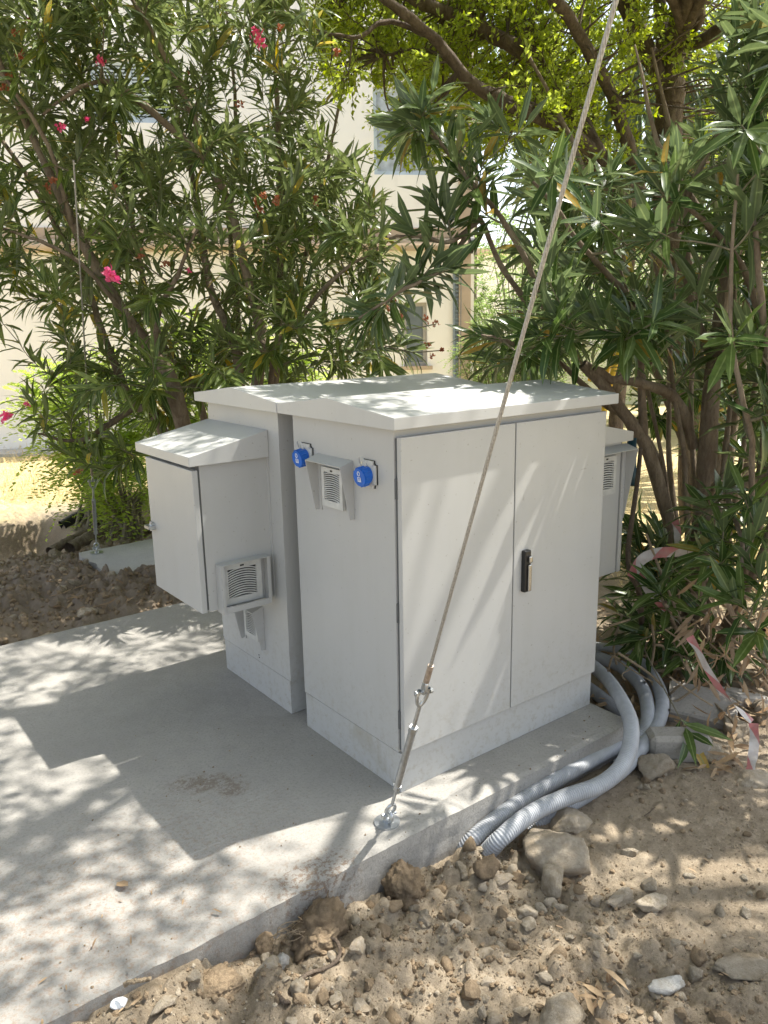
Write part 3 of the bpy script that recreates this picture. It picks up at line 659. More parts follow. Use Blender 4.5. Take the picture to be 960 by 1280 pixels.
ta, tb = wl(566, 400)[0], wl(575.5, 400)[0]; zt_ = zb(wl(570, 320)[1]); e = bmesh.new()
box(e, (ta, -.05, -.1), (ta + .014, -.0015, zt_)); box(e, (tb - .014, -.05, -.1), (tb, -.0015, zt_)); box(e, (ta + .014, -.012, -.1), (tb - .014, -.0015, zt_))
for k in range(46): box(e, (ta + .014, -.032, -.05 + k * zt_ / 46), (tb - .014, -.013, -.05 + k * zt_ / 46 + .018))
obj('cable_tray', e, M['tray'], bt, local=False)
c0, c1 = wl(568, 250), wl(568, 276); e = bmesh.new(); cyl(e, (c0[0], -.03, zb(c1[1])), (c0[0], -.03, zb(c0[1])), .014, seg=8)
for c_ in (c0, c1): box(e, (c0[0] - .035, -.045, zb(c_[1]) - .02), (c0[0] + .035, -.0015, zb(c_[1]) + .02))
obj('wall_conduit', e, M['frame'], bt, local=False)
for hI, h in enumerate(holes):
    a_, b_, c_, d_ = h; wn = empty('window', (0, 0, 0), None, None); wn.parent = bt; e = bmesh.new(); y0, y1 = .05, .10; f = .05
    bpy.data.objects.remove(wn)
    for q in (((a_ + .002, y0, c_ + .002), (b_ - .002, y1, c_ + f)), ((a_ + .002, y0, d_ - f), (b_ - .002, y1, d_ - .002)), ((a_ + .002, y0, c_ + f), (a_ + f, y1, d_ - f)), ((b_ - f, y0, c_ + f), (b_ - .002, y1, d_ - f))): box(e, *q)
    mid = (a_ + b_) / 2
    if hI == 1: box(e, (mid - .03, y0 + .002, c_ + f), (mid + .03, y1 - .002, d_ - f))
    wn = obj('window', e, M['frame'] if hI == 0 else M['shutter'], bt, local=False)
    if hI == 0:
        lb('pane', (a_ + f, .072, c_ + f), (b_ - f, .080, d_ - f), M['glass'], wn)
        lb('sill', (a_ - .06, -.06, c_ - .05), (b_ + .06, .05, c_ + .001), M['trim'], wn)
    elif hI == 1:
        for s0, s2 in ((a_ + f, mid - .03), (mid + .03, b_ - f)):
            for k in range(16):
                zz = c_ + f + (d_ - c_ - 2 * f) * k / 16; lb('slat', (s0 + .002, .07, zz + .004), (s2 - .002, .092, zz + (d_ - c_ - 2 * f) / 16 - .012), M['shutter'], wn)
    else: lb('shutter', (a_ + f, .06, c_ + f), (b_ - f, .09, d_ - f), M['patch'], wn)
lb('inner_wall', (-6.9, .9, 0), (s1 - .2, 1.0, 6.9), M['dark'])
e = bmesh.new(); n_ = 30
a_ = wl(-300, 565); prism(e, [(-7, -.45), (.9, -.45), (.9, -.002), (-7, -.002)], 2, -.02, .035); tag(obj('pavement', e, M['conc2'], None), kind='structure')
o_ = [o for o in bpy.data.objects if o.name == 'pavement'][0]; o_.matrix_world = BM
# second, farther pale building and a low wall, seen in the gaps at the right
fb = empty('distant_building', tuple(G(690, 470, -.12)), 'pale far building glimpsed in the gap right of the cream wall', 'building', rot=(0, 0, math.atan2(uu[1], uu[0])))
fb.location = Vector(P(800, 430, 34)) ; fb.location.z = -.12
obj('wall', B(((-7, 0, 0), (9, 8, 4.2))), simple('far_plaster', (.80, .78, .74), .9), fb, local=False)
for k in range(5): obj('window', B(((-6 + k * 3, -.06, 1.2), (-4.8 + k * 3, .0, 2.4))), M['glass'], fb, local=False)
obj('roof', B(((-7.3, -.3, 4.2), (9.3, 8.3, 4.4))), M['trim'], fb, local=False)
p0, p1 = P(600, 470, 15), P(1250, 470, 13)
d = p1 - p0; lw = empty('garden_wall', (p0[0], p0[1], -.15), 'low whitewashed garden wall far behind the right shrub', 'wall', rot=(0, 0, math.atan2(d[1], d[0])))
ln = float(np.hypot(d[0], d[1])); obj('wall', B(((0, 0, 0), (ln, .2, 1.1))), M['plaster'], lw, local=False); obj('coping', B(((-.03, -.03, 1.1), (ln + .03, .23, 1.16))), M['conc2'], lw, local=False)
# ---------------------------------------------------------------- leaves
LF = np.array([(0, 1, 2, 2), (0, 2, 3, 3)])
def leaf_arrays(Pn, Dn, Nn, Ln, Wn, curl):
    n = len(Pn); Dn = nrm(Dn); Sd = nrm(np.cross(Dn, Nn)); Nn = np.cross(Sd, Dn)
    Ln = Ln[:, None]; Wn = Wn[:, None]; curl = np.asarray(curl)[:, None]
    c = lambda s: Pn + Dn * Ln * s - Nn * curl * Ln * s * s
    v = np.empty((n, 8, 3)); v[:, 0] = c(0); v[:, 7] = c(1)
    for k, (s, wd) in enumerate(((.32, .46), (.70, .40))):
        m = c(s); v[:, 1 + 3 * k] = m - Sd * Wn * wd + Nn * Wn * .14; v[:, 2 + 3 * k] = m; v[:, 3 + 3 * k] = m + Sd * Wn * wd + Nn * Wn * .14
    return v
LT = [(0, 2, 1), (0, 3, 2), (1, 2, 5, 4), (2, 3, 6, 5), (4, 5, 7), (5, 6, 7)]
LUV = np.array([(.5, 0), (0, .32), (.5, .32), (1, .32), (0, .7), (.5, .7), (1, .7), (.5, 1)])
def leaf_mesh(name, v, rnd):
    n = len(v); me = bpy.data.meshes.new(name); me.vertices.add(n * 8); me.vertices.foreach_set('co', v.astype(np.float32).ravel())
    idx = np.concatenate([np.array(f) for f in LT]); tot = np.array([len(f) for f in LT]); nl = len(idx)
    li = (np.arange(n)[:, None] * 8 + idx[None]).astype(np.int32).ravel()
    me.loops.add(n * nl); me.loops.foreach_set('vertex_index', li)
    me.polygons.add(n * 6); st = np.r_[0, np.cumsum(tot)[:-1]]
    me.polygons.foreach_set('loop_start', (np.arange(n)[:, None] * nl + st[None]).astype(np.int32).ravel())
    me.polygons.foreach_set('use_smooth', np.full(n * 6, True)); me.update(calc_edges=True)
    uv = me.uv_layers.new(name='uv'); uv.data.foreach_set('uv', np.tile(LUV[idx], (n, 1)).astype(np.float32).ravel())
    at = me.attributes.new('rnd', 'FLOAT', 'POINT'); at.data.foreach_set('value', np.repeat(np.asarray(rnd, np.float32), 8)); return me
def small_leaf_mesh(name, Pn, Dn, Nn, Ln, Wn, rnd):
    """cheap folded leaf: two triangles"""
    n = len(Pn); Dn = nrm(Dn); Sd = nrm(np.cross(Dn, Nn)); Nn = np.cross(Sd, Dn); Ln = Ln[:, None]; Wn = Wn[:, None]
    v = np.stack([Pn, Pn + Dn * Ln * .5 + Sd * Wn * .5 + Nn * Wn * .1, Pn + Dn * Ln, Pn + Dn * Ln * .5 - Sd * Wn * .5 + Nn * Wn * .1], 1)
    f = np.arange(n * 4).reshape(n, 4); me = np_mesh(name, v.reshape(-1, 3), f)
    uv = me.uv_layers.new(name='uv'); uv.data.foreach_set('uv', np.tile(np.array([(.5, 0), (1, .5), (.5, 1), (0, .5)]), (n, 1)).astype(np.float32).ravel())
    at = me.attributes.new('rnd', 'FLOAT', 'POINT'); at.data.foreach_set('value', np.repeat(np.asarray(rnd, np.float32), 4)); return me
def rvec(n): return nrm(rs.normal(size=(n, 3)))
def inpoly(x, y, poly):
    c = False; j = len(poly) - 1
    for i in range(len(poly)):
        xi, yi = poly[i]; xj, yj = poly[j]
        if (yi > y) != (yj > y) and x < (xj - xi) * (y - yi) / (yj - yi) + xi: c = not c
        j = i
    return c
_variants = {}
def variants(key, wl_, curls=(0, .15, .28, .45, -.1), n=12):
    if key not in _variants:
        out = []
        for k in range(n):
            v = leaf_arrays(np.zeros((1, 3)), np.array([[1., 0, 0]]), np.array([[0., 0, 1.]]), np.ones(1), np.array([wl_ * (.85 + .3 * k / n)]), [curls[k % len(curls)]])
            me = leaf_mesh('leaf', v, [k / n]); me.materials.append(M[key]); out.append(me)
        _variants[key] = out
    return _variants[key]
def blocked(q):
    """pixel hidden behind the cabinets (rough)"""
    x, y, t = q; return inpoly(x, y, [(180, 560), (245, 492), (560, 470), (770, 492), (750, 880), (500, 990), (250, 770)]) and t > 3.2
def shrub(name, label, cat, base, stems, tips, key, wl_, Lr, whorl, nwh, spacing, stem_r, twig_r=.0035, group=None, droop=.25, up=.25, limit=300, keep=None, angle=(.5, .95)):
    """stems: list of (world polyline, r0, r1). tips: (n,3) twig ends. Leaves sit in whorls along each twig end."""
    root = empty(name, tuple(base), label, cat, group); base = np.asarray(base, float)
    nodes = []; nrad = []
    for pts, r0, r1 in stems:
        c = smoothpath(pts, 26); jit = np.cumsum(rs.normal(size=c.shape) * .004, 0); c = c + jit * np.linspace(0, 1, len(c))[:, None]
        rr = np.linspace(r0, r1, len(c)) * (1 + .06 * rs.normal(size=len(c))); t = Tubes(); t.add(c - base, rr, 9, rough=.03)
        link('stem', t.mesh('stem'), stem_r, root); nodes += list(c[6:]); nrad += list(rr[6:])
    tips = np.asarray(tips); order = np.argsort(np.linalg.norm(tips - base, axis=1)); tw = Tubes()
    Pn, Dn, Nn, Ls = [], [], [], []; ends = []
    nodes = np.array(nodes); nrad = np.array(nrad)
    for ti in order:
        tip = tips[ti]; dv = tip - nodes; dist = np.linalg.norm(dv, axis=1)
        cost = dist + .5 * np.maximum(0, nodes[:, 2] - tip[2] + .05) + .15 * np.linalg.norm(nodes - base, axis=1) * 0
        i = int(np.argmin(cost + (dist < .12) * 9)); a = nodes[i]; d = tip - a; ln = np.linalg.norm(d)
        mid = a + d * .5 + np.array([0, 0, up * ln * rs.uniform(.2, .9) - .02]) + rs.normal(size=3) * .05 * ln
        k = max(5, int(ln / .05)); u = np.linspace(0, 1, k)[:, None]; c = (1 - u) ** 2 * a + 2 * u * (1 - u) * mid + u * u * tip
        r0 = min(nrad[i] * .65, .004 + ln * .011); tw.add(c - base, np.linspace(r0, twig_r * .7, k), 5)
        st = max(1, k // 3); nodes = np.vstack([nodes, c[st::1]]); nrad = np.r_[nrad, np.linspace(r0, twig_r, k)[st:]]
        # whorls
        T = nrm(c[-1] - c[-2]); sp = spacing * rs.uniform(.8, 1.25); nw = int(nwh * rs.uniform(.7, 1.3)); ph = rs.uniform(0, 6.28)
        seg = np.r_[0, np.cumsum(np.linalg.norm(np.diff(c[::-1], axis=0), axis=1))]
        e1 = nrm(np.cross(T, [.3, .2, 1.])); e2 = np.cross(T, e1); ends.append((tip, T))
        for w_ in range(nw):
            s = w_ * sp
            if s > seg[-1] * .95: break
            p = np.array([np.interp(s, seg, c[::-1][:, q]) for q in range(3)])
            ang = angle[0] + (angle[1] - angle[0]) * w_ / max(nw, 1); ph += 1.05
            for q in range(whorl):
                if rs.random() < .16: continue
                f = ph + q * 2 * math.pi / whorl + rs.normal() * .2; sd = math.cos(f) * e1 + math.sin(f) * e2
                an = ang + rs.normal() * .15; D_ = T * math.cos(an * 1.2) + sd * math.sin(an * 1.2) - np.array([0, 0, droop * (.3 + w_ / nw) * rs.uniform(.5, 1.3)])
                Pn.append(p); Dn.append(D_); Ls.append(Lr[0] + (Lr[1] - Lr[0]) * (rs.random() * .7 + .3 * min(1, w_ / 3)))
                Nn.append(T * .8 + np.array([0, 0, 1.]) - sd * .2 + rs.normal(size=3) * .25)
    link('twigs', tw.mesh('twigs'), M['twig'], root)['kind'] = 'stuff'
    Pn, Dn, Nn, Ls = map(np.array, (Pn, nrm(Dn), Nn, Ls))
    n = len(Pn); rnd = rs.random(n); cur = rs.uniform(-.12, .5, n)
    q = pix(Pn + Dn * Ls[:, None] * .5)
    if keep is not None:
        ok = np.array([keep(a_) for a_ in q]); Pn, Dn, Nn, Ls, rnd, cur, q = (z[ok] for z in (Pn, Dn, Nn, Ls, rnd, cur, q)); n = len(Pn)
    size = Ls / np.maximum(q[:, 2], .1); vis = np.array([0 < a_[0] < 960 and 0 < a_[1] < 1280 and not blocked(a_) for a_ in q])
    rank = np.argsort(-(size * vis)); big = rank[:limit]; rest = rank[limit:]
    vs = variants(key, wl_)
    for i in big:
        d = Dn[i]; s = nrm(np.cross(d, Nn[i])); nm = np.cross(s, d)
        m = Matrix(((d[0], -s[0], nm[0]), (d[1], -s[1], nm[1]), (d[2], -s[2], nm[2]))).to_4x4() @ Matrix.Diagonal((*([float(Ls[i])] * 3), 1)); m.translation = Vector(Pn[i] - base)
        o = bpy.data.objects.new('leaf', vs[int(rs.integers(len(vs)))]); COL.objects.link(o); o.parent = root; o.matrix_local = m
    if len(rest):
        v = leaf_arrays(Pn[rest] - base, Dn[rest], Nn[rest], Ls[rest], Ls[rest] * wl_, cur[rest]); lo = link('foliage', leaf_mesh('foliage', v, rnd[rest]), M[key], root); lo['kind'] = 'stuff'
    return root, ends
def px_tips(n, poly, d0, d1, skip=None, maxtry=60):
    xs_ = [p[0] for p in poly]; ys_ = [p[1] for p in poly]; out = []
    while len(out) < n:
        x = rs.uniform(min(xs_), max(xs_)); y = rs.uniform(min(ys_), max(ys_))
        if inpoly(x, y, poly) and not (skip and skip(x, y)):
            t = rs.uniform(d0, d1); q = P(x, y, t)
            if q[2] > -.05: out.append(q)
    return out
ST = lambda pts: [P(*p) for p in pts]
# ---- left oleander
bL = np.array([.95, 3.1, -.12]); b0 = lambda dx=0, dy=0: bL + [dx, dy, 0]
L_stems = [
 ([b0(-.1)] + ST([(227, 528, 4.5), (210, 471, 4.45), (192, 445, 4.4), (149, 384, 4.3), (90, 280, 4.2), (20, 130, 4.1), (-30, 20, 4.0)]), .055, .012),
 ([b0(-.2, .1)] + ST([(203, 537, 4.7), (166, 506, 4.7), (144, 462, 4.7), (122, 405, 4.7), (105, 350, 4.7), (40, 230, 4.7), (-40, 120, 4.7)]), .035, .010),
 (ST([(166, 510, 4.65), (130, 535, 4.5), (100, 549, 4.35), (55, 540, 4.25)]), .022, .006),
 ([b0(.12)] + ST([(321, 480, 4.5), (326, 418, 4.45), (302, 322, 4.4), (270, 221, 4.3), (208, 158, 4.2), (142, 104, 4.1), (100, 108, 4.0), (54, 142, 4.0)]), .040, .007),
 (ST([(270, 221, 4.3), (258, 183, 4.3), (233, 125, 4.2), (192, 42, 4.1), (150, -30, 4.1)]), .022, .008),
 ([b0(0, -.1)] + ST([(300, 470, 4.7), (265, 360, 4.8), (245, 230, 4.9), (215, 100, 5.0), (200, -20, 5.0)]), .032, .008),
 ([b0(.05, .1)] + ST([(250, 500, 5.0), (200, 420, 5.0), (167, 283, 5.0), (150, 200, 5.0), (130, 60, 5.0)]), .028, .007),
 ([b0(.2)] + ST([(345, 470, 4.9), (352, 290, 4.9), (350, 170, 4.9), (345, 40, 4.9), (350, -60, 4.9)]), .028, .008),
 ([b0(.25, -.1)] + ST([(340, 460, 4.5), (375, 400, 4.3), (420, 350, 4.1), (470, 320, 4.0)]), .022, .006),
 ([b0(.25, .1)] + ST([(340, 480, 5.2), (380, 330, 5.2), (410, 200, 5.1), (430, 80, 5.0)]), .025, .007),
 ([b0(.1, .2)] + ST([(300, 450, 5.4), (290, 300, 5.5), (300, 150, 5.5), (290, 0, 5.5)]), .028, .008),
 (ST([(192, 445, 4.4), (200, 390, 4.2), (230, 330, 4.0), (250, 290, 3.9)]), .020, .006),
 (ST([(90, 280, 4.2), (60, 180, 4.0), (0, 90, 3.9), (-60, 40, 3.9)]), .014, .006),
 (ST([(149, 384, 4.3), (100, 330, 4.1), (40, 300, 4.0), (-30, 280, 4.0)]), .014, .006),
]
polyL = [(-110, -130), (300, -130), (395, -40), (410, 60), (425, 150), (470, 250), (490, 330), (500, 400), (480, 470), (330, 470), (240, 510), (200, 560), (180, 540), (120, 520), (60, 440), (10, 370), (-110, 370)]
tipsL = px_tips(370, polyL, 3.75, 4.7) + px_tips(250, polyL, 4.7, 5.7) + px_tips(170, [(60, 180), (300, 150), (420, 200), (490, 340), (470, 470), (200, 500), (80, 400)], 4.6, 5.7)
tipsL += px_tips(70, [(-60, -70), (260, -70), (240, 130), (-60, 170)], 3.8, 4.8)
tipsL += [P(x, y, t) for x, y, t in ((62, 480, 4.2), (45, 455, 4.2), (75, 560, 4.2), (95, 575, 4.25), (110, 560, 4.2), (60, 520, 4.2), (130, 590, 4.3), (150, 560, 4.3), (35, 500, 4.25), (170, 570, 4.4), (90, 520, 4.3), (120, 545, 4.3), (25, 430, 4.2),
          (455, 250, 4.0), (475, 300, 4.0), (490, 350, 4.0), (505, 390, 4.05), (500, 430, 4.1), (480, 270, 4.1), (440, 200, 4.1), (515, 440, 4.1), (460, 370, 4.0), (440, 440, 4.1), (420, 410, 4.0))]
leftO, endsL = shrub('oleander_shrub', 'tall narrow-leaved oleander with pink flowers, left behind the cabinets', 'shrub', bL, L_stems, tipsL, 'leafL', .17, (.12, .185), 3, 8, .026, M['barkO'], droop=.38, up=.2)
# flowers and dry seed heads
def head(root, base, Q, key, n, r, name):
    d = rvec(n); d[:, 2] += .3; d = nrm(d); p = Q - base + rs.normal(size=(n, 3)) * r * .35
    me = small_leaf_mesh(name, p, d, rvec(n), np.full(n, r) * rs.uniform(.7, 1.2, n), np.full(n, r * .75), rs.random(n)); return link(name, me, M[key], root)
for x, y, t, r in ((324, 52, 3.8, .034), (126, 76, 3.9, .022), (76, 159, 3.9, .02), (110, 150, 3.9, .018), (137, 345, 3.8, .036), (7, 521, 4.2, .03), (236, 338, 3.9, .012), (33, 505, 4.2, .016), (318, 38, 3.8, .018)):
    head(leftO, bL, P(x, y, t), 'petal', 26, r, 'flower')
for x, y in ((20, 40), (35, 25), (5, 110), (60, 235), (65, 225), (145, 235), (330, 245), (325, 262), (345, 250), (320, 252), (205, 330), (175, 320), (240, 90), (350, 35), (395, 250), (97, 590), (420, 65), (300, 130), (10, 95), (25, 70), (490, 375), (500, 395), (485, 385)):
    t = rs.uniform(3.8, 4.1); head(leftO, bL, P(x, y, t), 'pod', 22, .020, 'seed_head')
for x, y in ((545, 405), (552, 438), (535, 432), (540, 445), (532, 400)): head(leftO, bL, P(x, y, 4.0), 'pod', 16, .018, 'seed_head')
tq = Tubes()
for pts in ([(470, 400, 4.1), (505, 412, 4.05), (545, 405, 4.0)], [(475, 430, 4.1), (510, 440, 4.05), (552, 438, 4.0)]): tq.add(smoothpath(ST(pts), 10) - bL, .003, 5)
link('flower_stalk', tq.mesh('flower_stalk'), M['twig'], leftO)
# ---- right oleander
bR = np.array([2.02, .20, -.12]); c0 = lambda dx=0, dy=0: bR + [dx, dy, 0]
R_stems = [
 ([c0(.12, -.05)] + ST([(935, 700, 3.3), (985, 500, 2.8), (1040, 300, 2.65), (1080, 60, 2.6)]), .024, .006),
 ([c0(.1, -.1)] + ST([(930, 740, 3.2), (940, 560, 2.8), (915, 400, 2.65), (930, 200, 2.6)]), .016, .005),
 ([c0(-0.05, 0.12)] + ST([(848, 700, 3.90), (835, 560, 3.90), (842, 430, 3.90), (850, 320, 3.80)]), 0.020, .006),
 ([c0(-0.02, -0.04)] + ST([(860, 700, 3.65), (852, 560, 3.60), (832, 430, 3.60), (815, 320, 3.50)]), 0.018, .006),
 ([c0(0.02, 0.08)] + ST([(872, 700, 3.80), (868, 560, 3.80), (872, 430, 3.80), (880, 320, 3.70)]), 0.022, .006),
 ([c0(0.06, 0.00)] + ST([(892, 700, 3.60), (905, 560, 3.60), (915, 430, 3.50), (912, 320, 3.40)]), 0.018, .006),
 ([c0(0.10, 0.08)] + ST([(905, 700, 3.80), (930, 560, 3.80), (955, 430, 3.70), (975, 320, 3.60)]), 0.020, .006),
 ([c0(-0.08, 0.02)] + ST([(842, 700, 3.70), (822, 560, 3.70), (790, 430, 3.70), (765, 320, 3.60)]), 0.015, .006),
 ([c0(0.05, 0.15)] + ST([(885, 700, 4.00), (890, 560, 4.00), (900, 430, 4.00), (925, 320, 3.90)]), 0.017, .006),
 ([c0()] + ST([(868, 740, 3.7), (880, 640, 3.65), (886, 540, 3.6), (893, 450, 3.55), (905, 330, 3.5), (885, 280, 3.5), (820, 180, 3.4), (790, 60, 3.4)]), .062, .004),
 ([c0(-.06)] + ST([(850, 760, 3.75), (838, 650, 3.7), (812, 560, 3.6), (775, 505, 3.5), (737, 455, 3.4)]), .038, .024),
 (ST([(868, 560, 3.65), (845, 500, 3.6), (805, 478, 3.5), (770, 468, 3.45), (742, 450, 3.4)]), .026, .017),
 ([c0(.05)] + ST([(880, 700, 3.7), (900, 630, 3.65), (950, 595, 3.6), (1010, 560, 3.5), (1060, 480, 3.4)]), .042, .018),
 ([c0(-.1, .1)] + ST([(845, 700, 3.9), (835, 610, 3.95), (800, 530, 3.9), (760, 500, 3.8), (700, 440, 3.6), (660, 380, 3.4)]), .036, .008),
 ([c0(.1, .1)] + ST([(900, 700, 3.9), (910, 560, 3.9), (930, 420, 3.8), (935, 300, 3.7), (950, 150, 3.6), (960, 20, 3.5)]), .040, .005),
 (ST([(893, 450, 3.55), (870, 400, 3.5), (858, 330, 3.4), (862, 250, 3.3), (900, 170, 3.2), (940, 90, 3.1)]), .026, .004),
 (ST([(805, 560, 3.6), (800, 450, 3.5), (790, 380, 3.4), (750, 330, 3.2), (715, 280, 3.1), (680, 230, 3.0)]), .020, .006),
 (ST([(700, 440, 3.6), (660, 330, 3.2), (625, 270, 3.1), (595, 235, 3.0), (560, 190, 2.95), (535, 150, 2.9)]), .014, .006),
 (ST([(660, 380, 3.4), (625, 330, 3.2), (600, 275, 3.1), (575, 310, 3.05), (545, 345, 3.0), (500, 375, 3.0), (455, 405, 3.0)]), .013, .005),
 (ST([(600, 275, 3.1), (560, 300, 3.0), (520, 292, 3.0), (480, 300, 3.0)]), .010, .005),
 (ST([(700, 440, 3.6), (640, 430, 3.3), (600, 410, 3.2)]), .012, .005),
 (ST([(880, 640, 3.65), (900, 600, 3.3), (925, 650, 2.9), (930, 700, 2.8)]), .014, .006),
 (ST([(868, 760, 3.7), (850, 790, 3.5), (835, 760, 3.2), (825, 745, 3.1)]), .012, .006),
 ([c0(.15, -.1)] + ST([(920, 760, 3.3), (960, 680, 3.0), (980, 560, 2.8), (960, 400, 2.7), (950, 260, 2.6)]), .026, .008),
 ([c0(.1, -.1)] + ST([(900, 800, 3.4), (930, 780, 3.1), (950, 770, 2.9)]), .018, .006),
 (ST([(950, 595, 3.6), (960, 480, 3.3), (940, 350, 3.0), (880, 260, 2.8), (800, 220, 2.7)]), .018, .006),
]
polyR = [(660, 250), (665, 190), (740, 215), (800, 190), (885, 170), (935, -60), (1060, -60), (1060, 640), (985, 700), (950, 560), (890, 500), (850, 450), (790, 440), (740, 430), (700, 465), (610, 465), (600, 415), (655, 400)]
tipsR = px_tips(135, polyR, 2.7, 3.5) + px_tips(110, polyR, 3.5, 4.8)
tipsR += px_tips(50, [(860, 400), (890, 200), (950, 60), (1060, -80), (1250, -80), (1250, 560), (1000, 520), (910, 440)], 2.35, 2.85)
tipsR += px_tips(13, [(880, 560), (1000, 560), (1020, 860), (960, 850), (900, 780)], 2.8, 3.6)
tipsR += px_tips(24, [(760, 640), (830, 640), (870, 700), (900, 800), (960, 830), (960, 880), (850, 820), (760, 760)], 3.35, 4.1)
tipsR += [P(*q) for q in ((530, 140, 2.85), (540, 118, 2.9), (515, 150, 2.9), (505, 165, 3.0), (585, 228, 2.95), (603, 205, 3.0), (560, 190, 2.95), (600, 262, 3.05), (560, 262, 3.0), (545, 250, 3.0), (512, 290, 3.0), (520, 345, 3.0), (545, 322, 3.0), (500, 365, 3.0), (566, 335, 3.0), (612, 150, 3.1), (655, 160, 3.1), (450, 400, 3.0), (470, 390, 3.0), (590, 170, 3.0),
    (825, 740, 3.1), (822, 735, 3.15), (790, 790, 3.4), (900, 705, 2.9), (935, 700, 2.85), (930, 620, 2.8), (905, 660, 2.9), (950, 650, 2.9), (870, 640, 3.1), (880, 690, 3.0), (800, 690, 3.5), (780, 660, 3.6), (800, 800, 3.3), (945, 790, 2.8), (915, 745, 2.8), (960, 740, 2.8), (815, 300, 2.7), (805, 280, 2.65), (690, 400, 2.8), (670, 420, 2.8), (870, 400, 2.8), (935, 420, 2.7), (860, 915, 2.9))]
keepR = lambda q: not (inpoly(q[0], q[1], [(330, 480), (560, 455), (700, 468), (775, 488), (792, 530), (778, 725), (752, 735), (745, 880), (500, 1000), (360, 900)]) and q[2] < 3.6)
rightO, endsR = shrub('oleander_shrub', 'broad-leaved oleander with thick bare lower limbs, right of the cabinets', 'shrub', bR, R_stems, tipsR, 'leafR', .215, (.13, .20), 3, 6, .021, M['barkO'], droop=.22, up=.15, keep=keepR, angle=(.45, 1.05))
# second shrub of the right mass, deeper
bR2 = np.array([3.1, .9, -.12])
R2_stems = [([bR2] + [P(x, 600, 4.9), P(x + dx, 400, 4.9), P(x + 2 * dx, 200, 4.8), P(x + 3 * dx, 60, 4.7)], .035, .009) for x, dx in ((900, -30), (930, 10), (870, -70), (960, 40))]
tipsR2 = px_tips(45, [(770, 440), (960, 430), (960, 580), (810, 560)], 4.2, 5.3) + px_tips(150, [(680, 260), (740, 230), (860, 330), (880, 200), (1060, 100), (1060, 560), (960, 520), (830, 500), (740, 450), (610, 450), (650, 400)], 4.3, 5.6)
shrub('oleander_shrub', 'darker oleander growing just behind the bare-limbed one at the right', 'shrub', bR2, R2_stems, tipsR2, 'leafR', .19, (.13, .18), 3, 6, .022, M['barkO'], droop=.3, limit=100)
# dry hanging leaves and sticks low in the right shrub
n = 170; q = np.array([P(rs.uniform(855, 985), rs.uniform(720, 900), rs.uniform(2.9, 3.5)) for _ in range(n)]); d = rvec(n) * .5 - [0, 0, .8]
lo = link('dead_foliage', leaf_mesh('dead_foliage', leaf_arrays(q - bR, d, rvec(n), rs.uniform(.06, .13, n), rs.uniform(.012, .028, n), rs.uniform(.1, .8, n)), rs.random(n)), M['leafD'], rightO); lo['kind'] = 'stuff'
tq = Tubes()
for _ in range(75):
    a = P(rs.uniform(760, 975), rs.uniform(740, 900), rs.uniform(3.0, 3.7)); b_ = a + rs.normal(size=3) * [.16, .16, .14]; a[2] = max(a[2], -.05); b_[2] = max(b_[2], -.1)
    tq.add(smoothpath([a, (a + b_) / 2 + rs.normal(size=3) * .02, b_], 6) - bR, rs.uniform(.002, .006), 5)
link('dead_twigs', tq.mesh('dead_twigs'), M['dry'], rightO)['kind'] = 'stuff'
sap = Tubes(); sp = ST([(801, 560, 3.3), (797, 600, 3.28), (790, 650, 3.25), (785, 690, 3.25), (789, 720, 3.25), (800, 745, 3.3)]); sp.append(np.array([1.65, .25, -.13])); sap.add(smoothpath(sp, 20), np.linspace(.009, .013, 20), 7)
tag(link('bare_sapling', sap.mesh('bare_sapling'), M['barkT']), 'thin dark bare stem standing between the far side box and the thick trunk', 'sapling')

# ---- mastic tree: visible limbs top right, fine yellow-green crown, spreading overhead
_q = P(874, 600, 6.0); bT = np.array([_q[0], _q[1], -.12]); TS = lambda pts: [P(*p) for p in pts]
T_stems = [
 ([bT] + TS([(862, 420, 6.0), (838, 300, 5.9), (832, 200, 5.8), (838, 120, 5.7)]), .115, .095),
 (TS([(838, 130, 5.7), (805, 60, 5.6), (780, 10, 5.4), (740, -80, 5.2), (600, -330, 4.6)]), .075, .035),
 (TS([(838, 130, 5.7), (845, 50, 5.6), (870, -10, 5.5), (900, -120, 5.2), (930, -300, 4.6)]), .095, .05),
 (TS([(842, 110, 5.7), (830, 40, 5.7), (822, -20, 5.7), (800, -150, 5.7)]), .06, .03),
 (TS([(828, 330, 5.9), (790, 270, 5.6), (742, 190, 5.4), (700, 103, 5.3), (666, 69, 5.2), (619, 47, 5.1), (575, 22, 5.0), (520, 0, 4.9), (440, -60, 4.8)]), .085, .03),
 (TS([(742, 190, 5.4), (700, 160, 5.1), (650, 137, 4.9), (615, 120, 4.8), (587, 100, 4.7), (556, 62, 4.6), (519, 31, 4.5), (478, 0, 4.4), (420, -60, 4.3)]), .052, .022),
 (TS([(540, 45, 4.55), (503, 28, 4.5), (472, 28, 4.45), (447, 44, 4.4), (400, 41, 4.4), (370, 30, 4.4)]), .018, .008),
 (TS([(590, 105, 4.7), (560, 80, 4.8), (520, 65, 4.9), (480, 70, 5.0)]), .018, .008),
 (TS([(790, 270, 5.6), (745, 200, 5.9), (700, 110, 6.0), (680, 60, 6.0), (640, -20, 6.0)]), .055, .03),
 (TS([(800, 240, 5.5), (770, 130, 5.1), (735, 60, 4.8), (690, 0, 4.5), (650, -60, 4.3), (500, -300, 3.9)]), .045, .025),
]
troot = empty('mastic_tree', tuple(bT), 'spreading tree with dark forked trunk and fine yellow-green leaves, top right', 'tree')
tn = []
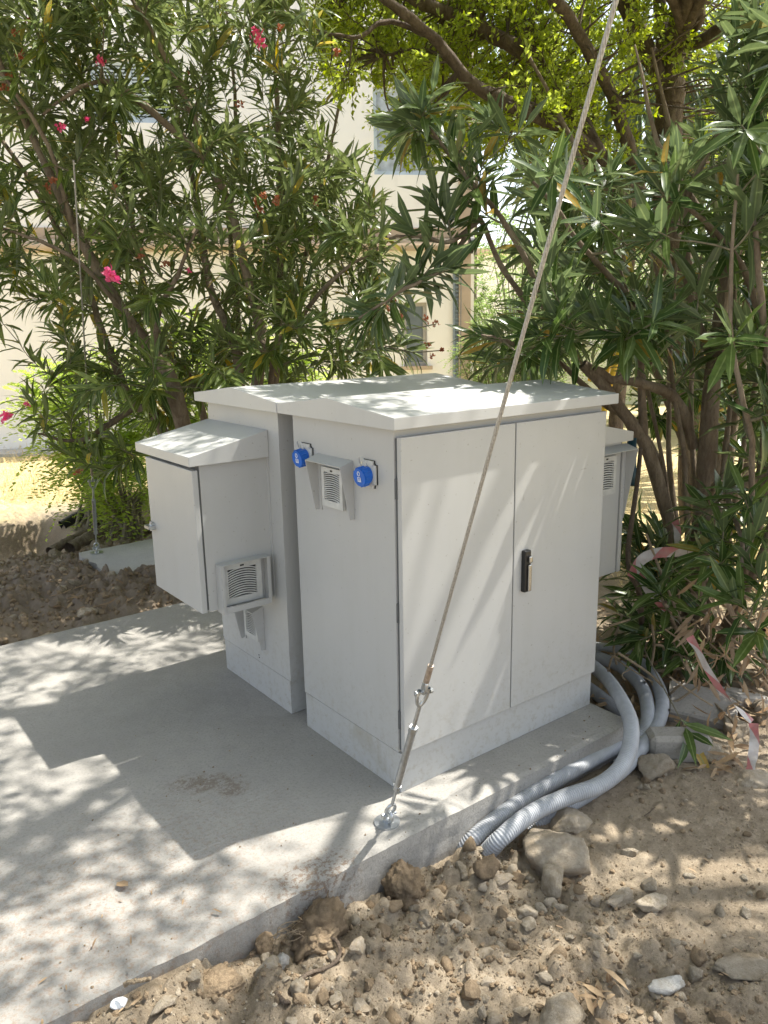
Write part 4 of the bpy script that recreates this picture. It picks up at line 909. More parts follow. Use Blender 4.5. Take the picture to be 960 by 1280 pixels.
for pts, r0, r1 in T_stems:
    c = smoothpath(pts, 30); c = c + np.cumsum(rs.normal(size=c.shape) * .006, 0) * .7; t = Tubes(); t.add(c - bT, np.linspace(r0, r1, 30) * (1 + .05 * rs.normal(size=30)), 10, rough=.04)
    link('trunk' if r0 > .1 else 'limb', t.mesh('limb'), M['barkT'], troot); tn += list(c[6:])
# limbs running overhead, out of the frame
on = []
for q in ([(3.3, 1.3, 3.3), (2.4, .6, 3.9), (1.2, -.1, 4.2), (0, -.6, 4.3)], [(3.3, 1.4, 3.3), (2.2, 1.6, 4.0), (1.0, 1.7, 4.3), (-.4, 1.6, 4.5)], [(3.6, 1.2, 3.2), (3.0, .0, 3.7), (2.2, -1.2, 4.0), (1.2, -2.1, 4.1)], [(2.4, .6, 3.9), (1.3, .9, 4.4), (.2, .8, 4.6), (-1.0, .5, 4.5)], [(3.6, 1.5, 3.4), (3.2, 2.8, 4.2), (2.4, 3.8, 4.6)], [(3.3, 1.4, 3.5), (1.6, 2.2, 4.3), (.2, 2.8, 4.6), (-1.2, 2.9, 4.7)], [(3.3, 1.2, 3.3), (1.8, -.6, 4.1), (.4, -1.4, 4.3), (-1.2, -1.6, 4.4)], [(2.4, .6, 3.9), (.6, -.2, 4.4), (-1.0, -.5, 4.5), (-2.2, -.3, 4.4)]):
    pts = [P(838, 60, 5.65)] + [np.array(v, float) for v in q]; c = smoothpath(pts, 26); t = Tubes(); t.add(c - bT, np.linspace(.05, .014, 26), 8, rough=.04); link('limb', t.mesh('limb'), M['barkT'], troot); on += list(c[8:])
tn = np.array(tn); on = np.array(on)
crown = [P(x, y, t) for x, y, t in zip(rs.uniform(395, 1000, 1700), rs.uniform(-190, 200, 1700), 4.85 + 2.0 * rs.random(1700) - .45 * (rs.random(1700) < .2))]
def okc(q):
    x, y, t = pix(q)[0]
    if x < 600: return y < 125 - (x < 450) * 25 + 70 * (x > 480) and rs.random() < (.95 if y < 100 else .5)
    if x < 745: return (y < 185 and (x - 700) ** 2 + (y - 230) ** 2 > 2500) and rs.random() < .9
    return rs.random() < (.35 if y < 120 else .1)
crown = [q for q in crown if okc(q)]
crown += px_tips(26, [(680, 150), (760, 130), (790, 215), (720, 260), (680, 230)], 5.4, 6.4) + px_tips(12, [(860, 130), (905, 130), (915, 205), (870, 215)], 6.0, 6.6)
over = []
ncell = 0
while len(over) < 1900:
    q = np.array([rs.uniform(-2.3, 4.2), rs.uniform(-2.6, 4.2), rs.uniform(2.9, 4.9)]); px_, py_, t_ = pix(q)[0]
    if t_ > .2 and py_ > -60 and -80 < px_ < 1040: continue
    m_ = fbm(np.array([q[0] * 1.1 - .57 * q[2] + 9]), np.array([q[1] * 1.1 + .07 * q[2] + 3]), 3, 40)[0]
    sx_, sy_ = q[0] - .52 * q[2], q[1] + .10 * q[2]
    thr = OVER_THR + (.03 if (sy_ < -.35 and sx_ > -.1) else 0)
    if m_ > thr: over.append(q)
tw = Tubes(); Pn, Dn, Ls = [], [], []
for kind, cl in (('v', crown), ('o', over)):
    for q in cl:
        src = tn if kind == 'v' else on; i = int(np.argmin(np.linalg.norm(src - q, axis=1))); a = src[i]; d = q - a; k = 6; u = np.linspace(0, 1, k)[:, None]
        mid = a + d * .5 + rs.normal(size=3) * .08 * np.linalg.norm(d); c = (1 - u) ** 2 * a + 2 * u * (1 - u) * mid + u * u * q; tw.add(c - bT, np.linspace(.009, .003, k), 4)
        m_ = 95 if kind == 'v' else 36; sg = .13 if kind == 'v' else .17
        # sprays: several short shoots with leaves along them
        for s in range(5):
            dd = nrm(rs.normal(size=3) + nrm(d) * .6); ln = rs.uniform(.10, .26); mm = m_ // 5; f = rs.random(mm)
            tw.add(np.stack([q, q + dd * ln]) - bT, [.003, .0012], 3)
            Pn.append(q + dd * (f * ln)[:, None] + rs.normal(size=(mm, 3)) * .012); Dn.append(nrm(dd + rvec(mm) * .9)); Ls.append(rs.uniform(.028, .048, mm) * (1 if kind == 'v' else 1.2))
Pn = np.concatenate(Pn); Dn = np.concatenate(Dn); Ls = np.concatenate(Ls); n = len(Pn)
link('crown', small_leaf_mesh('crown', Pn - bT, Dn, rvec(n) + [0, 0, .6], Ls, Ls * .52, rs.random(n)), M['leafM'], troot)['kind'] = 'stuff'
link('branchlets', tw.mesh('branchlets'), M['barkT'], troot)['kind'] = 'stuff'

# ---- palm / dracaena with hanging strap leaves behind
def strap(root, base, a, d, ln, wd, sag, n=9):
    u = np.linspace(0, 1, n); d = nrm(d); c = a + np.outer(u * ln, d) - np.outer(sag * u ** 2 * ln, [0, 0, 1.]); t, N, Bn = frames(c)
    sd = nrm(np.cross(t, [0, 0, 1.]) + 1e-3); w_ = wd * np.sin(np.pi * np.clip(u * .85 + .12, 0, 1)) ** .7
    return c, sd, w_
def frondset(name, m_, root, base, specs):
    V, Fq, R, U = [], [], [], []; n0 = 0
    for a, d, ln, wd, sag in specs:
        c, sd, w_ = strap(root, base, a, d, ln, wd, sag); k = len(c)
        V += [c - base - sd * w_[:, None] / 2, c - base, c - base + sd * w_[:, None] / 2 + [0, 0, wd * .2]]
        i = np.arange(k - 1); 
        for q in (0, 1): Fq.append(np.stack([n0 + q * k + i, n0 + q * k + i + 1, n0 + (q + 1) * k + i + 1, n0 + (q + 1) * k + i], -1))
        R += [rs.random()] * (3 * k); U += [(0, v) for v in range(k)] + [(.5, v) for v in range(k)] + [(1, v) for v in range(k)]; n0 += 3 * k
    f = np.concatenate(Fq); me = np_mesh(name, np.concatenate(V), f); uv = me.uv_layers.new(name='uv'); uv.data.foreach_set('uv', np.array(U, np.float32)[f.ravel()].ravel())
    at = me.attributes.new('rnd', 'FLOAT', 'POINT'); at.data.foreach_set('value', np.array(R, np.float32)); return link(name, me, m_, root)
for (cx, cy, t, label, nf, L_) in ((790, 90, 7.2, 'tree with long drooping blue-green strap leaves behind the forked trunk', 10, 1.1), (930, 130, 7.4, 'second strap-leaved tree at the right edge, behind the oleander', 8, 1.1)):
    top = P(cx, cy, t); bs = np.array([top[0], top[1], -.12]); r_ = empty('dracaena_tree', tuple(bs), label, 'tree'); tt = Tubes(); tt.add(smoothpath([bs, (bs + top) / 2 + [.08, 0, 0], top], 20) - bs, np.linspace(.075, .06, 20), 10, rough=.05); link('trunk', tt.mesh('trunk'), M['barkT'], r_)
    for k in range(nf):
        a = k * 2 * math.pi / nf; o = top + np.array([math.cos(a), math.sin(a), 0]) * .35 + [0, 0, rs.uniform(-.3, .3)]
        frondset('leaf_cluster', M['leafP'], r_, bs, [(o + rs.normal(size=3) * .06, np.array([math.cos(a), math.sin(a), .3]) + rs.normal(size=3) * .45, rs.uniform(.7, 1.0) * L_, .035, rs.uniform(.9, 1.5)) for _ in range(34)])
top = P(588, 150, 14.0); bs = np.array([top[0], top[1], -.12]); fp = empty('fan_palm', tuple(bs), 'fan palm with spiky radiating blades in the bright gap right of the building', 'palm tree')
tt = Tubes(); tt.add(smoothpath([bs, top], 10) - bs, .14, 10, rough=.06); link('trunk', tt.mesh('trunk'), M['barkT'], fp)
for k in range(11):
    a = k * 2 * math.pi / 11 + .3; el = rs.uniform(-.5, .8); st_ = np.array([math.cos(a) * math.cos(el), math.sin(a) * math.cos(el), math.sin(el)]); o = top + st_ * rs.uniform(.6, 1.0); e1 = nrm(np.cross(st_, [0, 0, 1.])); e2 = np.cross(e1, st_)
    tq = Tubes(); tq.add(np.stack([top, o]) - bs, [.012, .008], 5); fr_ = frondset('frond', M['leafP'], fp, bs, [(o, st_ * math.cos(b_) + e1 * math.sin(b_), .95, .05, .15) for b_ in np.linspace(-1.9, 1.9, 26)]); link('frond_stalk', tq.mesh('frond_stalk'), M['twig'], fr_)

# ---- bushes: pinnate shrub at left, far bushes in the gaps
def bush(name, label, cat, centre, rad, nclump, per, ll, key, group=None, stems=6, spray=.16):
    c = np.array(centre, float); bs = np.array([c[0], c[1], -.12]); r_ = empty(name, tuple(bs), label, cat, group); t = Tubes(); Pn, Dn = [], []
    for i in range(nclump):
        d = rvec(1)[0]; q = c + d * np.array(rad) * rs.uniform(.35, 1) ** .6
        if q[2] < -.05: q[2] = rs.uniform(0, .3)
        if i % 3 == 0: t.add(smoothpath([bs + rs.normal(size=3) * [.08, .08, 0], (bs + q) / 2 + [0, 0, .1], q], 8) - bs, np.linspace(.014, .004, 8), 5)
        for s in range(4):
            dd = nrm(rs.normal(size=3) + d * .8); f = np.linspace(0, 1, per // 4); ln = spray * rs.uniform(.7, 1.3); sd = nrm(np.cross(dd, [0.1, .2, 1.]))
            al = np.where(np.arange(len(f)) % 2 == 0, 1, -1)[:, None]
            Pn.append(q + dd * (f * ln)[:, None] - np.outer(f ** 2, [0, 0, .3 * ln])); Dn.append(nrm(sd * al * .9 + dd * .5 + rs.normal(size=(len(f), 3)) * .15))
    link('stems', t.mesh('stems'), M['twig'], r_); Pn = np.concatenate(Pn); Dn = np.concatenate(Dn); n = len(Pn); l_ = rs.uniform(.75, 1.2, n) * ll
    link('foliage', small_leaf_mesh('foliage', Pn - bs, Dn, rvec(n) * .4 + [0, 0, 1.], l_, l_ * .5, rs.random(n)), M[key], r_)['kind'] = 'stuff'; return r_
bush('leafy_shrub', 'bright lime-green pinnate shrub in the sun behind the left oleander', 'shrub', P(115, 525, 6.2), (.42, .4, .42), 110, 80, .058, 'leafN', spray=.30)
bush('leafy_shrub', 'lower lime-green shrub spreading over the dry grass behind the concrete pad', 'shrub', P(150, 600, 5.9), (.36, .3, .22), 60, 70, .050, 'leafN', spray=.27)
bush('leafy_shrub', 'sunlit green shrub glimpsed between the left oleander trunks', 'shrub', P(290, 480, 7.0), (.8, .6, .6), 150, 80, .065, 'leafN', spray=.25)
for x, y, t, r, lab in ((650, 400, 12, (1.3, 1.3, 1.5), 'soft pale-green bush filling the gap between building and right oleander'), (720, 420, 15, (2, 2, 2.0), 'larger green bush farther behind the right oleander'), (900, 330, 11, (1.6, 1.6, 2.3), 'dark green tree crown beyond the trunk at the far right'), (1050, 400, 10, (1.4, 1.4, 2.0), 'green bush beyond the right edge shrubs')):
    bush('garden_bush', lab, 'bush', P(x, y, t), r, 260, 60, .07, 'leafF', spray=.3)
bush('leafy_shrub', 'dense small-leaved dark bush at the foot of the cream building corner', 'shrub', P(625, 455, 8.0), (.5, .5, .45), 140, 60, .035, 'leafF', spray=.15)
# ---------------------------------------------------------------- stones
def rock_mesh(name, seed, ex=(1, 1, .7), planes=13, rough=.05, sub=3, sharp=1.0):
    r_ = np.random.default_rng(seed); bm = bmesh.new(); bmesh.ops.create_icosphere(bm, subdivisions=sub, radius=1)
    N = nrm(r_.normal(size=(planes, 3))); h = r_.uniform(.62, .95, planes); off = r_.uniform(0, 50, 3)
    for v in bm.verts:
        d = np.array(v.co); k = d @ N.T; rr = np.min(np.where(k > .05, h / np.maximum(k, .05), 9)); rr = min(rr, 1.25) * sharp + (1 - sharp) * .85
        rr *= 1 + rough * mnoise.noise(Vector(d * 2.2 + off)) * 2 + rough * 1.0 * mnoise.noise(Vector(d * 5 + off)) + rough * .7 * mnoise.noise(Vector(d * 11 + off)) + rough * .45 * mnoise.noise(Vector(d * 24 + off))
        v.co = Vector(d * rr * np.array(ex))
    me = bpy.data.meshes.new(name); bm.to_mesh(me); bm.free()
    for p in me.polygons: p.use_smooth = True
    return me
def stone(name, x, y, wpx, label, m='stone', ex=(1, .75, .6), seed=0, rot=0, z=None, lift=.25, tilt=0, group=None, cat='stone', sub=4, rough=.05, sharp=1.0, planes=13):
    q = G(x, y, -.09); hzv = hz(q[0], q[1]) if z is None else z; q = G(x, y, hzv); t = pix(q)[0][2]; s = wpx / F * t / 2
    if q[1] < 1 and q[1] > SY0 - s * ex[1] * .75 and q[0] < SX1: q[1] = SY0 - s * ex[1] * .75
    me = rock_mesh(name, seed, ex, planes, rough, sub, sharp); me.materials.append(M[m]); o = link(name, me)
    o.location = (q[0], q[1], hzv + s * ex[2] * lift); o.scale = (s,) * 3; o.rotation_euler = (tilt, tilt * .5, rot); return tag(o, label, cat, group)
BIG = [
 ('boulder', 697, 1078, 92, 'largest grey-brown boulder, half buried below the conduit ends', 'stone_grey', (1, .8, .72), 3, .3, .35),
 ('rock', 690, 1113, 42, 'small angular pale block leaning on the front of the largest boulder', 'stone', (1, .8, .85), 5, .9, .5),
 ('rock', 714, 1034, 54, 'flat grey rock right beneath the conduits, behind the largest boulder', 'stone_grey', (1, .75, .6), 8, .1, .3),
 ('rock', 577, 1093, 25, 'rounded brown cobble just left of the split brown rock', 'stone', (1, .7, .7), 9, 1.2, .45),
 ('rock', 612, 1087, 40, 'split brown rock in the loose dirt below the conduit ends', 'clod', (1, .8, .65), 10, .5, .35),
 ('rock', 657, 1145, 26, 'round speckled cobble below the small angular pale block', 'stone', (1, .9, .8), 11, .2, .4),
 ('rock', 353, 1206, 26, 'rounded white cobble near the thin curving root', 'stone_white', (1, .8, .75), 12, .5, .5),
 ('rock', 241, 1197, 26, 'upright grey oval stone leaning against the slab edge at lower left', 'stone_grey', (.75, .6, 1.15), 13, .3, .6),
 ('rock', 315, 1168, 32, 'pointed brown stone against the slab edge, left of the root-filled clod', 'clod', (.9, .7, .9), 14, .8, .5),
 ('rock', 447, 1187, 24, 'grey angular stone right of the curving root', 'stone_grey', (1, .8, .8), 15, 1.5, .45),
 ('rock', 835, 1232, 46, 'bright white flat chip of stone, lower right', 'stone_white', (1, .55, .28), 16, -.5, .6),
 ('rock', 868, 1222, 24, 'small brown stone right of the bright white chip', 'stone', (.9, .8, .9), 17, .2, .5),
 ('rock', 778, 1124, 44, 'greenish flat stone with a sharp edge in the middle of the dirt', 'stone_grey', (1, .6, .4), 18, -.2, .5),
 ('rock', 812, 1135, 42, 'dusty wedge-shaped stone right of the greenish flat one', 'stone', (1, .6, .5), 19, -.4, .4),
 ('rock', 811, 1112, 20, 'small round grey pebble just above the wedge-shaped stone', 'stone_grey', (1, 1, .9), 20, 0, .5),
 ('rock', 700, 1274, 76, 'broad pale dusty stone at the bottom edge of the picture', 'stone', (1, .8, .45), 21, .2, .3),
 ('rock', 940, 1212, 95, 'long flat buried slab of pale stone at the lower right edge', 'stone', (1, .42, .16), 22, -.75, .3),
 ('rock', 817, 967, 46, 'rough speckled stone in front of the concrete block', 'stone_grey', (1, .8, .7), 23, .2, .45),
 ('rock', 893, 948, 36, 'pale angular stone beside the curled dead leaves, right of the concrete block', 'stone', (1, .8, .75), 24, .4, .4),
 ('rock', 940, 975, 54, 'flat mossy-grey stone below the hanging end of the barrier tape', 'stone_grey', (1, .6, .4), 25, -.3, .3),
 ('rock', 917, 915, 40, 'rounded grey stone behind the drooping green leaves, near the tape', 'stone_grey', (1, .8, .8), 26, 0, .4),
 ('rock', 947, 900, 40, 'dark grey stone at the right edge beside the tape', 'stone_grey', (1, .7, .8), 27, .6, .4),
 ('rock', 55, 800, 30, 'flat grey stone on the dug earth at far left', 'stone_grey', (1, .7, .4), 28, .3, .4),
 ('rock', 108, 770, 24, 'rounded stone at the slab back edge, left', 'stone', (1, .8, .7), 29, .3, .4),
 ('rock', 203, 1259, 34, 'flat oval brown stone at lower left, close to the slab', 'stone', (1, .6, .5), 31, .2, .4),
 ('rock', 75, 1272, 40, 'brown stone touching the slab corner at the bottom left', 'clod', (1, .8, .7), 32, 0, .4),
 ('rock', 375, 1240, 26, 'smooth brown stone lying under the curving root', 'stone', (.8, .7, 1), 33, 0, .4),
 ('rock', 602, 1270, 20, 'small standing brown pebble near the bottom centre', 'stone', (.7, .6, 1), 34, 0, .5),
]
for nm, x, y, wpx, lab, m_, ex, sd, rt, lf in BIG: stone(nm, x, y, wpx, lab, m_, ex, sd, rt, lift=lf)
stone('earth_clod', 484, 1100, 62, 'large crumbly brown earth clod against the slab edge near the anchor', 'clod', (1, .85, .95), 41, .3, lift=.45, cat='clod', rough=.13, sub=5, sharp=.5)
stone('earth_clod', 372, 1140, 84, 'broad root-filled earth clod leaning on the slab edge', 'clod', (1, .7, .75), 42, .2, lift=.35, cat='clod', rough=.13, sub=5, sharp=.5)
stone('earth_clod', 400, 1180, 52, 'dark crumbly clod inside the curve of the root', 'clod', (1, .8, .7), 43, .2, lift=.35, cat='clod', rough=.13, sub=5, sharp=.4)
stone('earth_clod', 275, 1235, 66, 'cracked tan clod at the lower left', 'clod', (1, .8, .5), 44, .2, lift=.3, cat='clod', rough=.11, sub=5, sharp=.6)
stone('earth_clod', 226, 1185, 30, 'sunlit yellowish clod next to the upright oval stone', 'clod', (1, .8, .8), 45, .2, lift=.4, cat='clod', rough=.14, sharp=.6)
# concrete block and broken pavers under the right shrub
def chunk(x, y, dims, rot, label, m, name, bev, tilt=(0, 0), z=None, cat='block'):
    q = G(x, y, -.08); z = hz(q[0], q[1]) if z is None else z; q = G(x, y, z); e = B(((-dims[0] / 2, -dims[1] / 2, -.01), (dims[0] / 2, dims[1] / 2, dims[2])))
    bmesh.ops.bevel(e, geom=[q_ for q_ in e.edges], offset=bev, segments=1, affect='EDGES'); bmesh.ops.subdivide_edges(e, edges=e.edges[:], cuts=5, use_grid_fill=True)
    for v in e.verts: v.co += Vector([mnoise.noise(v.co * 30 + Vector((k * 9, 0, x))) * .003 for k in range(3)])
    o = obj(name, e, m, smooth=False); o.location = (q[0], q[1], z); o.rotation_euler = (tilt[0], tilt[1], rot); return tag(o, label, cat)
chunk(846, 945, (.22, .10, .10), -.70, 'grey chamfered concrete block lying beside the conduits', M['block'], 'concrete_block', .016)
chunk(875, 893, (.26, .20, .07), -1.0, 'tilted broken paving slab behind the concrete block', M['block'], 'broken_slab', .008, (.25, .1))
chunk(925, 882, (.22, .14, .06), -.2, 'second broken paving piece farther right under the dead twigs', M['block'], 'broken_slab', .010, (-.1, .3))
# small stones: one shared look
var = [rock_mesh('stone', 100 + k, (1, rs.uniform(.6, .95), rs.uniform(.5, .85)), 12, .05, 2) for k in range(16)]
mats = ['stone', 'stone', 'clod', 'stone_grey', 'clod', 'stone']
for k, me in enumerate(var):
    me.materials.append(M[mats[k % 6]])
    if k % 3 != 1:
        for p in me.polygons: p.use_smooth = False
cnt = 0
SG = {0: ('small dusty stone lying in the loose dirt in front of the slab', 'small stones in the dirt in front of the slab'), 1: ('small stone or lump on the dug earth behind the slab', 'small stones on the dug earth behind the slab')}
def put(x, y, s, back):
    global cnt
    vi = int(rs.integers(len(var))); me = var[vi]; o = bpy.data.objects.new('pebble' if s < .008 else 'small_stone', me); COL.objects.link(o)
    o.location = (x, y, hz(x, y) + s * .05); o.scale = (s * rs.uniform(.8, 1.2), s, s); o.rotation_euler = tuple(rs.uniform(-.5, .5, 2)) + (rs.uniform(0, 6.28),); 
    colr = {'stone': 'tan', 'clod': 'brown', 'stone_grey': 'greyish'}[mats[vi % 6]]
    if back: zone = 'on the dug earth behind the slab' if y < 3.3 else 'on the bank beyond the concrete pad'
    elif y > -.45 and x < -.35: zone = 'near the slab edge at lower left'
    elif y > -.55 and x < .45: zone = 'below the conduit ends by the slab'
    elif x > .75: zone = 'on the flatter dirt under the right shrub'
    elif x > .1: zone = 'in the sunny dirt at lower right'
    else: zone = 'in the loose dirt at the bottom of the picture'
    tag(o, 'small %s stone lying loose %s' % (colr, zone), 'stone', 'small %s stones %s' % (colr, zone)); cnt += 1
tries = 0
while cnt < 200 and tries < 9000:
    tries += 1; x, y = rs.uniform(-1.2, 1.8), rs.uniform(-1.2, -.2); px_ = pix((x, y, -.1))[0]
    if not (0 < px_[0] < 960 and px_[1] < 1290): continue
    dens = .9 if x < .3 else .12
    if rs.random() < dens: put(x, y, .008 + .022 * rs.random() ** 2.5, 0)
_c = cnt
while cnt < _c + 34: put(rs.uniform(-.28, .26), rs.uniform(-.58, -.22), rs.uniform(.009, .026), 0)
_c = cnt
while cnt < _c + 22: put(rs.uniform(.75, 1.25), rs.uniform(-.42, -.26), rs.uniform(.008, .022), 0)
while cnt < 340:
    x, y = rs.uniform(-.9, .9), rs.uniform(2.2, 4.2)
    if not (.1 < x < .97 and 2.98 < y < 3.7): put(x, y, .014 + .03 * rs.random() ** 2, 1)
# gravel: nobody could count it
bm = bmesh.new(); bmesh.ops.create_icosphere(bm, subdivisions=1, radius=1); iv0 = np.array([v.co[:] for v in bm.verts]); fi0 = np.array([[v.index for v in f.verts] for f in bm.faces]); bm.free()
ov = np.array([(1, 0, 0), (-1, 0, 0), (0, 1, 0), (0, -1, 0), (0, 0, 1), (0, 0, -1)], float); of = np.array([(0, 2, 4), (2, 1, 4), (1, 3, 4), (3, 0, 4), (2, 0, 5), (1, 2, 5), (3, 1, 5), (0, 3, 5)])
def gravel(n, reg, smin, smax, name, m_, label, dens):
    V = []; k = 0; iv, fi = (ov, of) if name == 'soil_crumbs' else (iv0, fi0)
    while k < n:
        x, y = rs.uniform(reg[0], reg[1]), rs.uniform(reg[2], reg[3])
        if rs.random() > dens(x, y): continue
        s = smin + (smax - smin) * rs.random() ** 3; v = iv * (1 + rs.normal(size=(len(iv), 1)) * .16) * s * rs.uniform(.6, 1.1, 3); a = rs.uniform(0, 6.28); ca, sa = math.cos(a), math.sin(a)
        v = v @ np.array([[ca, -sa, 0], [sa, ca, 0], [0, 0, 1]]).T; V.append(v + [x, y, hz(x, y) + s * .3]); k += 1
    V = np.concatenate(V); f = (np.arange(n)[:, None, None] * len(iv) + fi[None]).reshape(-1, 3); return tag(link(name, np_mesh(name, V, f, smooth=False), M[m_]), label, 'gravel', kind='stuff')
gravel(30000, (-1.3, 1.9, -1.2, -.185), .0010, .0042, 'soil_crumbs', 'dirt', 'fine crumbs of the same dry soil covering the dirt in front', lambda x, y: .9 if x < .3 else .5)
dn = lambda x, y: (.95 if x < .3 else .14) * (1 if y < SY0 - .01 else 0)
gravel(4500, (-1.35, 2.2, -1.25, -.19), .0018, .011, 'gravel', 'clod', 'fine crumbs of dry earth scattered over the dirt in front', dn)
gravel(2000, (-1.35, 2.2, -1.25, -.19), .0015, .007, 'gravel', 'stone', 'pale stone chips scattered over the dirt in front', dn)
gravel(3800, (-1.3, 1.4, 2.16, 4.3), .005, .022, 'gravel', 'clod', 'earth crumbs on the dug ground behind the slab', lambda x, y: 0 if (.1 < x < .97 and 2.98 < y < 3.7) else 1)
# flecks of soil dropped on the slab
H0 = H; 
def hz(x, y, _h=hz): return .0005 if (SX0 < x < SX1 and SY0 < y < SY1) else _h(x, y)
gravel(230, (-1.5, .9, -.17, .9), .0010, .0038, 'gravel', 'clod', 'soil crumbs dropped on the concrete slab', lambda x, y: (1 if math.hypot((x + .45) / .16, (y - .43) / .10) < 1 else .25 if y < .1 else .05) * (0 if x > -.01 and y > -.01 else 1))
# ---- roots, sticks, dead leaves
def curve(name, pts, r0, r1, m_, label, cat, sides=7):
    w_ = [G(x, y, 0) for x, y, h_ in pts]; w2 = []
    for (x, y, h_) in pts:
        q = G(x, y, -.08); z = hz(q[0], q[1]) + h_; w2.append(G(x, y, z))
    c = smoothpath(w2, 30); c += np.cumsum(rs.normal(size=c.shape) * .0008, 0); t = Tubes(); t.add(c, np.linspace(r0, r1, 30), sides, rough=.06); return tag(link(name, t.mesh(name), M[m_]), label, cat)
curve('root', [(380, 1175, .03), (400, 1171, .035), (420, 1178, .03), (425, 1200, .015), (405, 1215, .01), (385, 1222, .012), (370, 1235, .01), (360, 1255, .005)], .0045, .006, 'barkT', 'thin brown root curving across the dirt at lower left', 'root')
curve('root', [(345, 1240, .01), (352, 1250, .01), (362, 1256, .005)], .006, .005, 'barkT', 'short thick root stub at the end of the curving root', 'root')
curve('stick', [(411, 1112, .07), (412, 1130, .04), (413, 1160, .0)], .0013, .0018, 'dry', 'thin pale upright rootlet on the root-filled clod', 'stick', 5)
curve('stick', [(378, 1115, .05), (392, 1112, .06), (404, 1108, .05)], .0012, .0014, 'dry', 'thin pale curved rootlet on top of the root-filled clod', 'stick', 5)
for k in range(9): curve('stick', [(335 + rs.uniform(0, 55), 1150 + rs.uniform(0, 28), .03 + .02 * rs.random()), (345 + rs.uniform(0, 45), 1150 + rs.uniform(0, 30), .05), (335 + rs.uniform(0, 55), 1155 + rs.uniform(0, 30), .02)], .0009, .0013, 'dry', 'fine pale rootlet tangled on the face of the root-filled clod', 'stick', 4)['group'] = 'rootlets on the clod'
curve('stick', [(637, 1200, .012), (660, 1187, .018), (675, 1196, .01)], .0016, .0014, 'dry', 'thin bent straw on the sunny dirt, centre', 'stick', 5)
curve('stick', [(806, 1020, .006), (825, 1005, .008)], .0018, .0014, 'barkT', 'short dark twig on the flat dirt below the concrete block', 'stick', 5)
curve('stick', [(155, 1232, .02), (175, 1226, .025), (192, 1221, .02)], .006, .005, 'dry', 'short brown splinter of wood beside the slab edge, lower left', 'stick', 6)
curve('stick', [(480, 1262, .005), (470, 1275, .005), (462, 1290, .005)], .003, .002, 'dry', 'thin dry stalk at the bottom edge', 'stick', 5)
def clump(name, pts, n, m_, label, cat, ln, kind=None, z=.01, wid=.25, flat=.25):
    q = []
    for _ in range(n):
        x, y = pts(); g = G(x, y, -.09); q.append(G(x, y, hz(g[0], g[1]) + z * rs.random()))
    q = np.array(q); d = rvec(n); d[:, 2] *= flat; l_ = rs.uniform(*ln, n); o = link(name, leaf_mesh(name, leaf_arrays(q, d, rvec(n) * .5 + [0, 0, 1.], l_, l_ * wid, rs.uniform(-.4, .5, n)), rs.random(n)), M[m_]); return tag(o, label, cat, kind=kind)
clump('dead_leaves', lambda: (rs.uniform(738, 765), rs.uniform(1205, 1275)), 16, 'leafD', 'crumpled bunch of withered leaves lying in the dirt at bottom right', 'dead leaves', (.04, .08), z=.03, kind='stuff')
clump('dead_leaves', lambda: (rs.uniform(868, 925), rs.uniform(915, 965)), 34, 'leafD', 'curled brown dead leaves between the concrete block and the tape', 'dead leaves', (.05, .11), z=.05, kind='stuff')
clump('leaf_litter', lambda: (rs.uniform(745, 1000), rs.uniform(735, 900)), 420, 'leafD', 'brown leaf litter under the right oleander', 'leaf litter', (.04, .12), kind='stuff', z=.06)
clump('leaf_litter', lambda: (rs.uniform(0, 960), rs.uniform(1060, 1280)), 60, 'leafD', 'sparse bits of dry leaf on the dirt in front', 'leaf litter', (.008, .03), kind='stuff', z=.01)
clump('leaf_litter', lambda: (rs.uniform(60, 200), rs.uniform(700, 760)), 40, 'leafD', 'dry leaves on the dug earth behind the slab', 'leaf litter', (.04, .11), kind='stuff', z=.03)
clump('grass_tuft', lambda: (rs.uniform(0, 190), rs.uniform(560, 628)), 5200, 'straw', 'sunlit straw-yellow dry grass behind the dug earth at left', 'grass', (.05, .12), kind='stuff', z=.03, wid=.07, flat=1.6)
clump('grass_tuft', lambda: (rs.uniform(770, 980), rs.uniform(560, 735)), 5200, 'straw', 'sunlit straw-yellow dry grass behind the right shrub', 'grass', (.04, .10), kind='stuff', z=.03, wid=.08, flat=1.6)
# dry leaf and flakes lying on the slab
q = G(146, 1103, .004); me = leaf_mesh('dry_leaf', leaf_arrays(np.array([q]), np.array([[.3, -1., .05]]), np.array([[0, 0, 1.]]), np.array([.05]), np.array([.028]), [-.2]), [.7]); tag(link('dry_leaf', me, M['leafD']), 'single tan dry leaf lying on the slab, lower left', 'leaf')
me = rock_mesh('paper_scrap', 60, (1, .6, .12), 7, .05, 2); me.materials.append(M['white']); o = link('paper_scrap', me); q = G(141, 1248, -.05); q[1] = min(q[1], SY0 - .025); o.location = (q[0], q[1], hz(q[0], q[1]) + .012); o.scale = (.022,) * 3; o.rotation_euler = (.5, .3, .5); tag(o, 'small crumpled white scrap beside the slab edge at bottom left', 'litter')
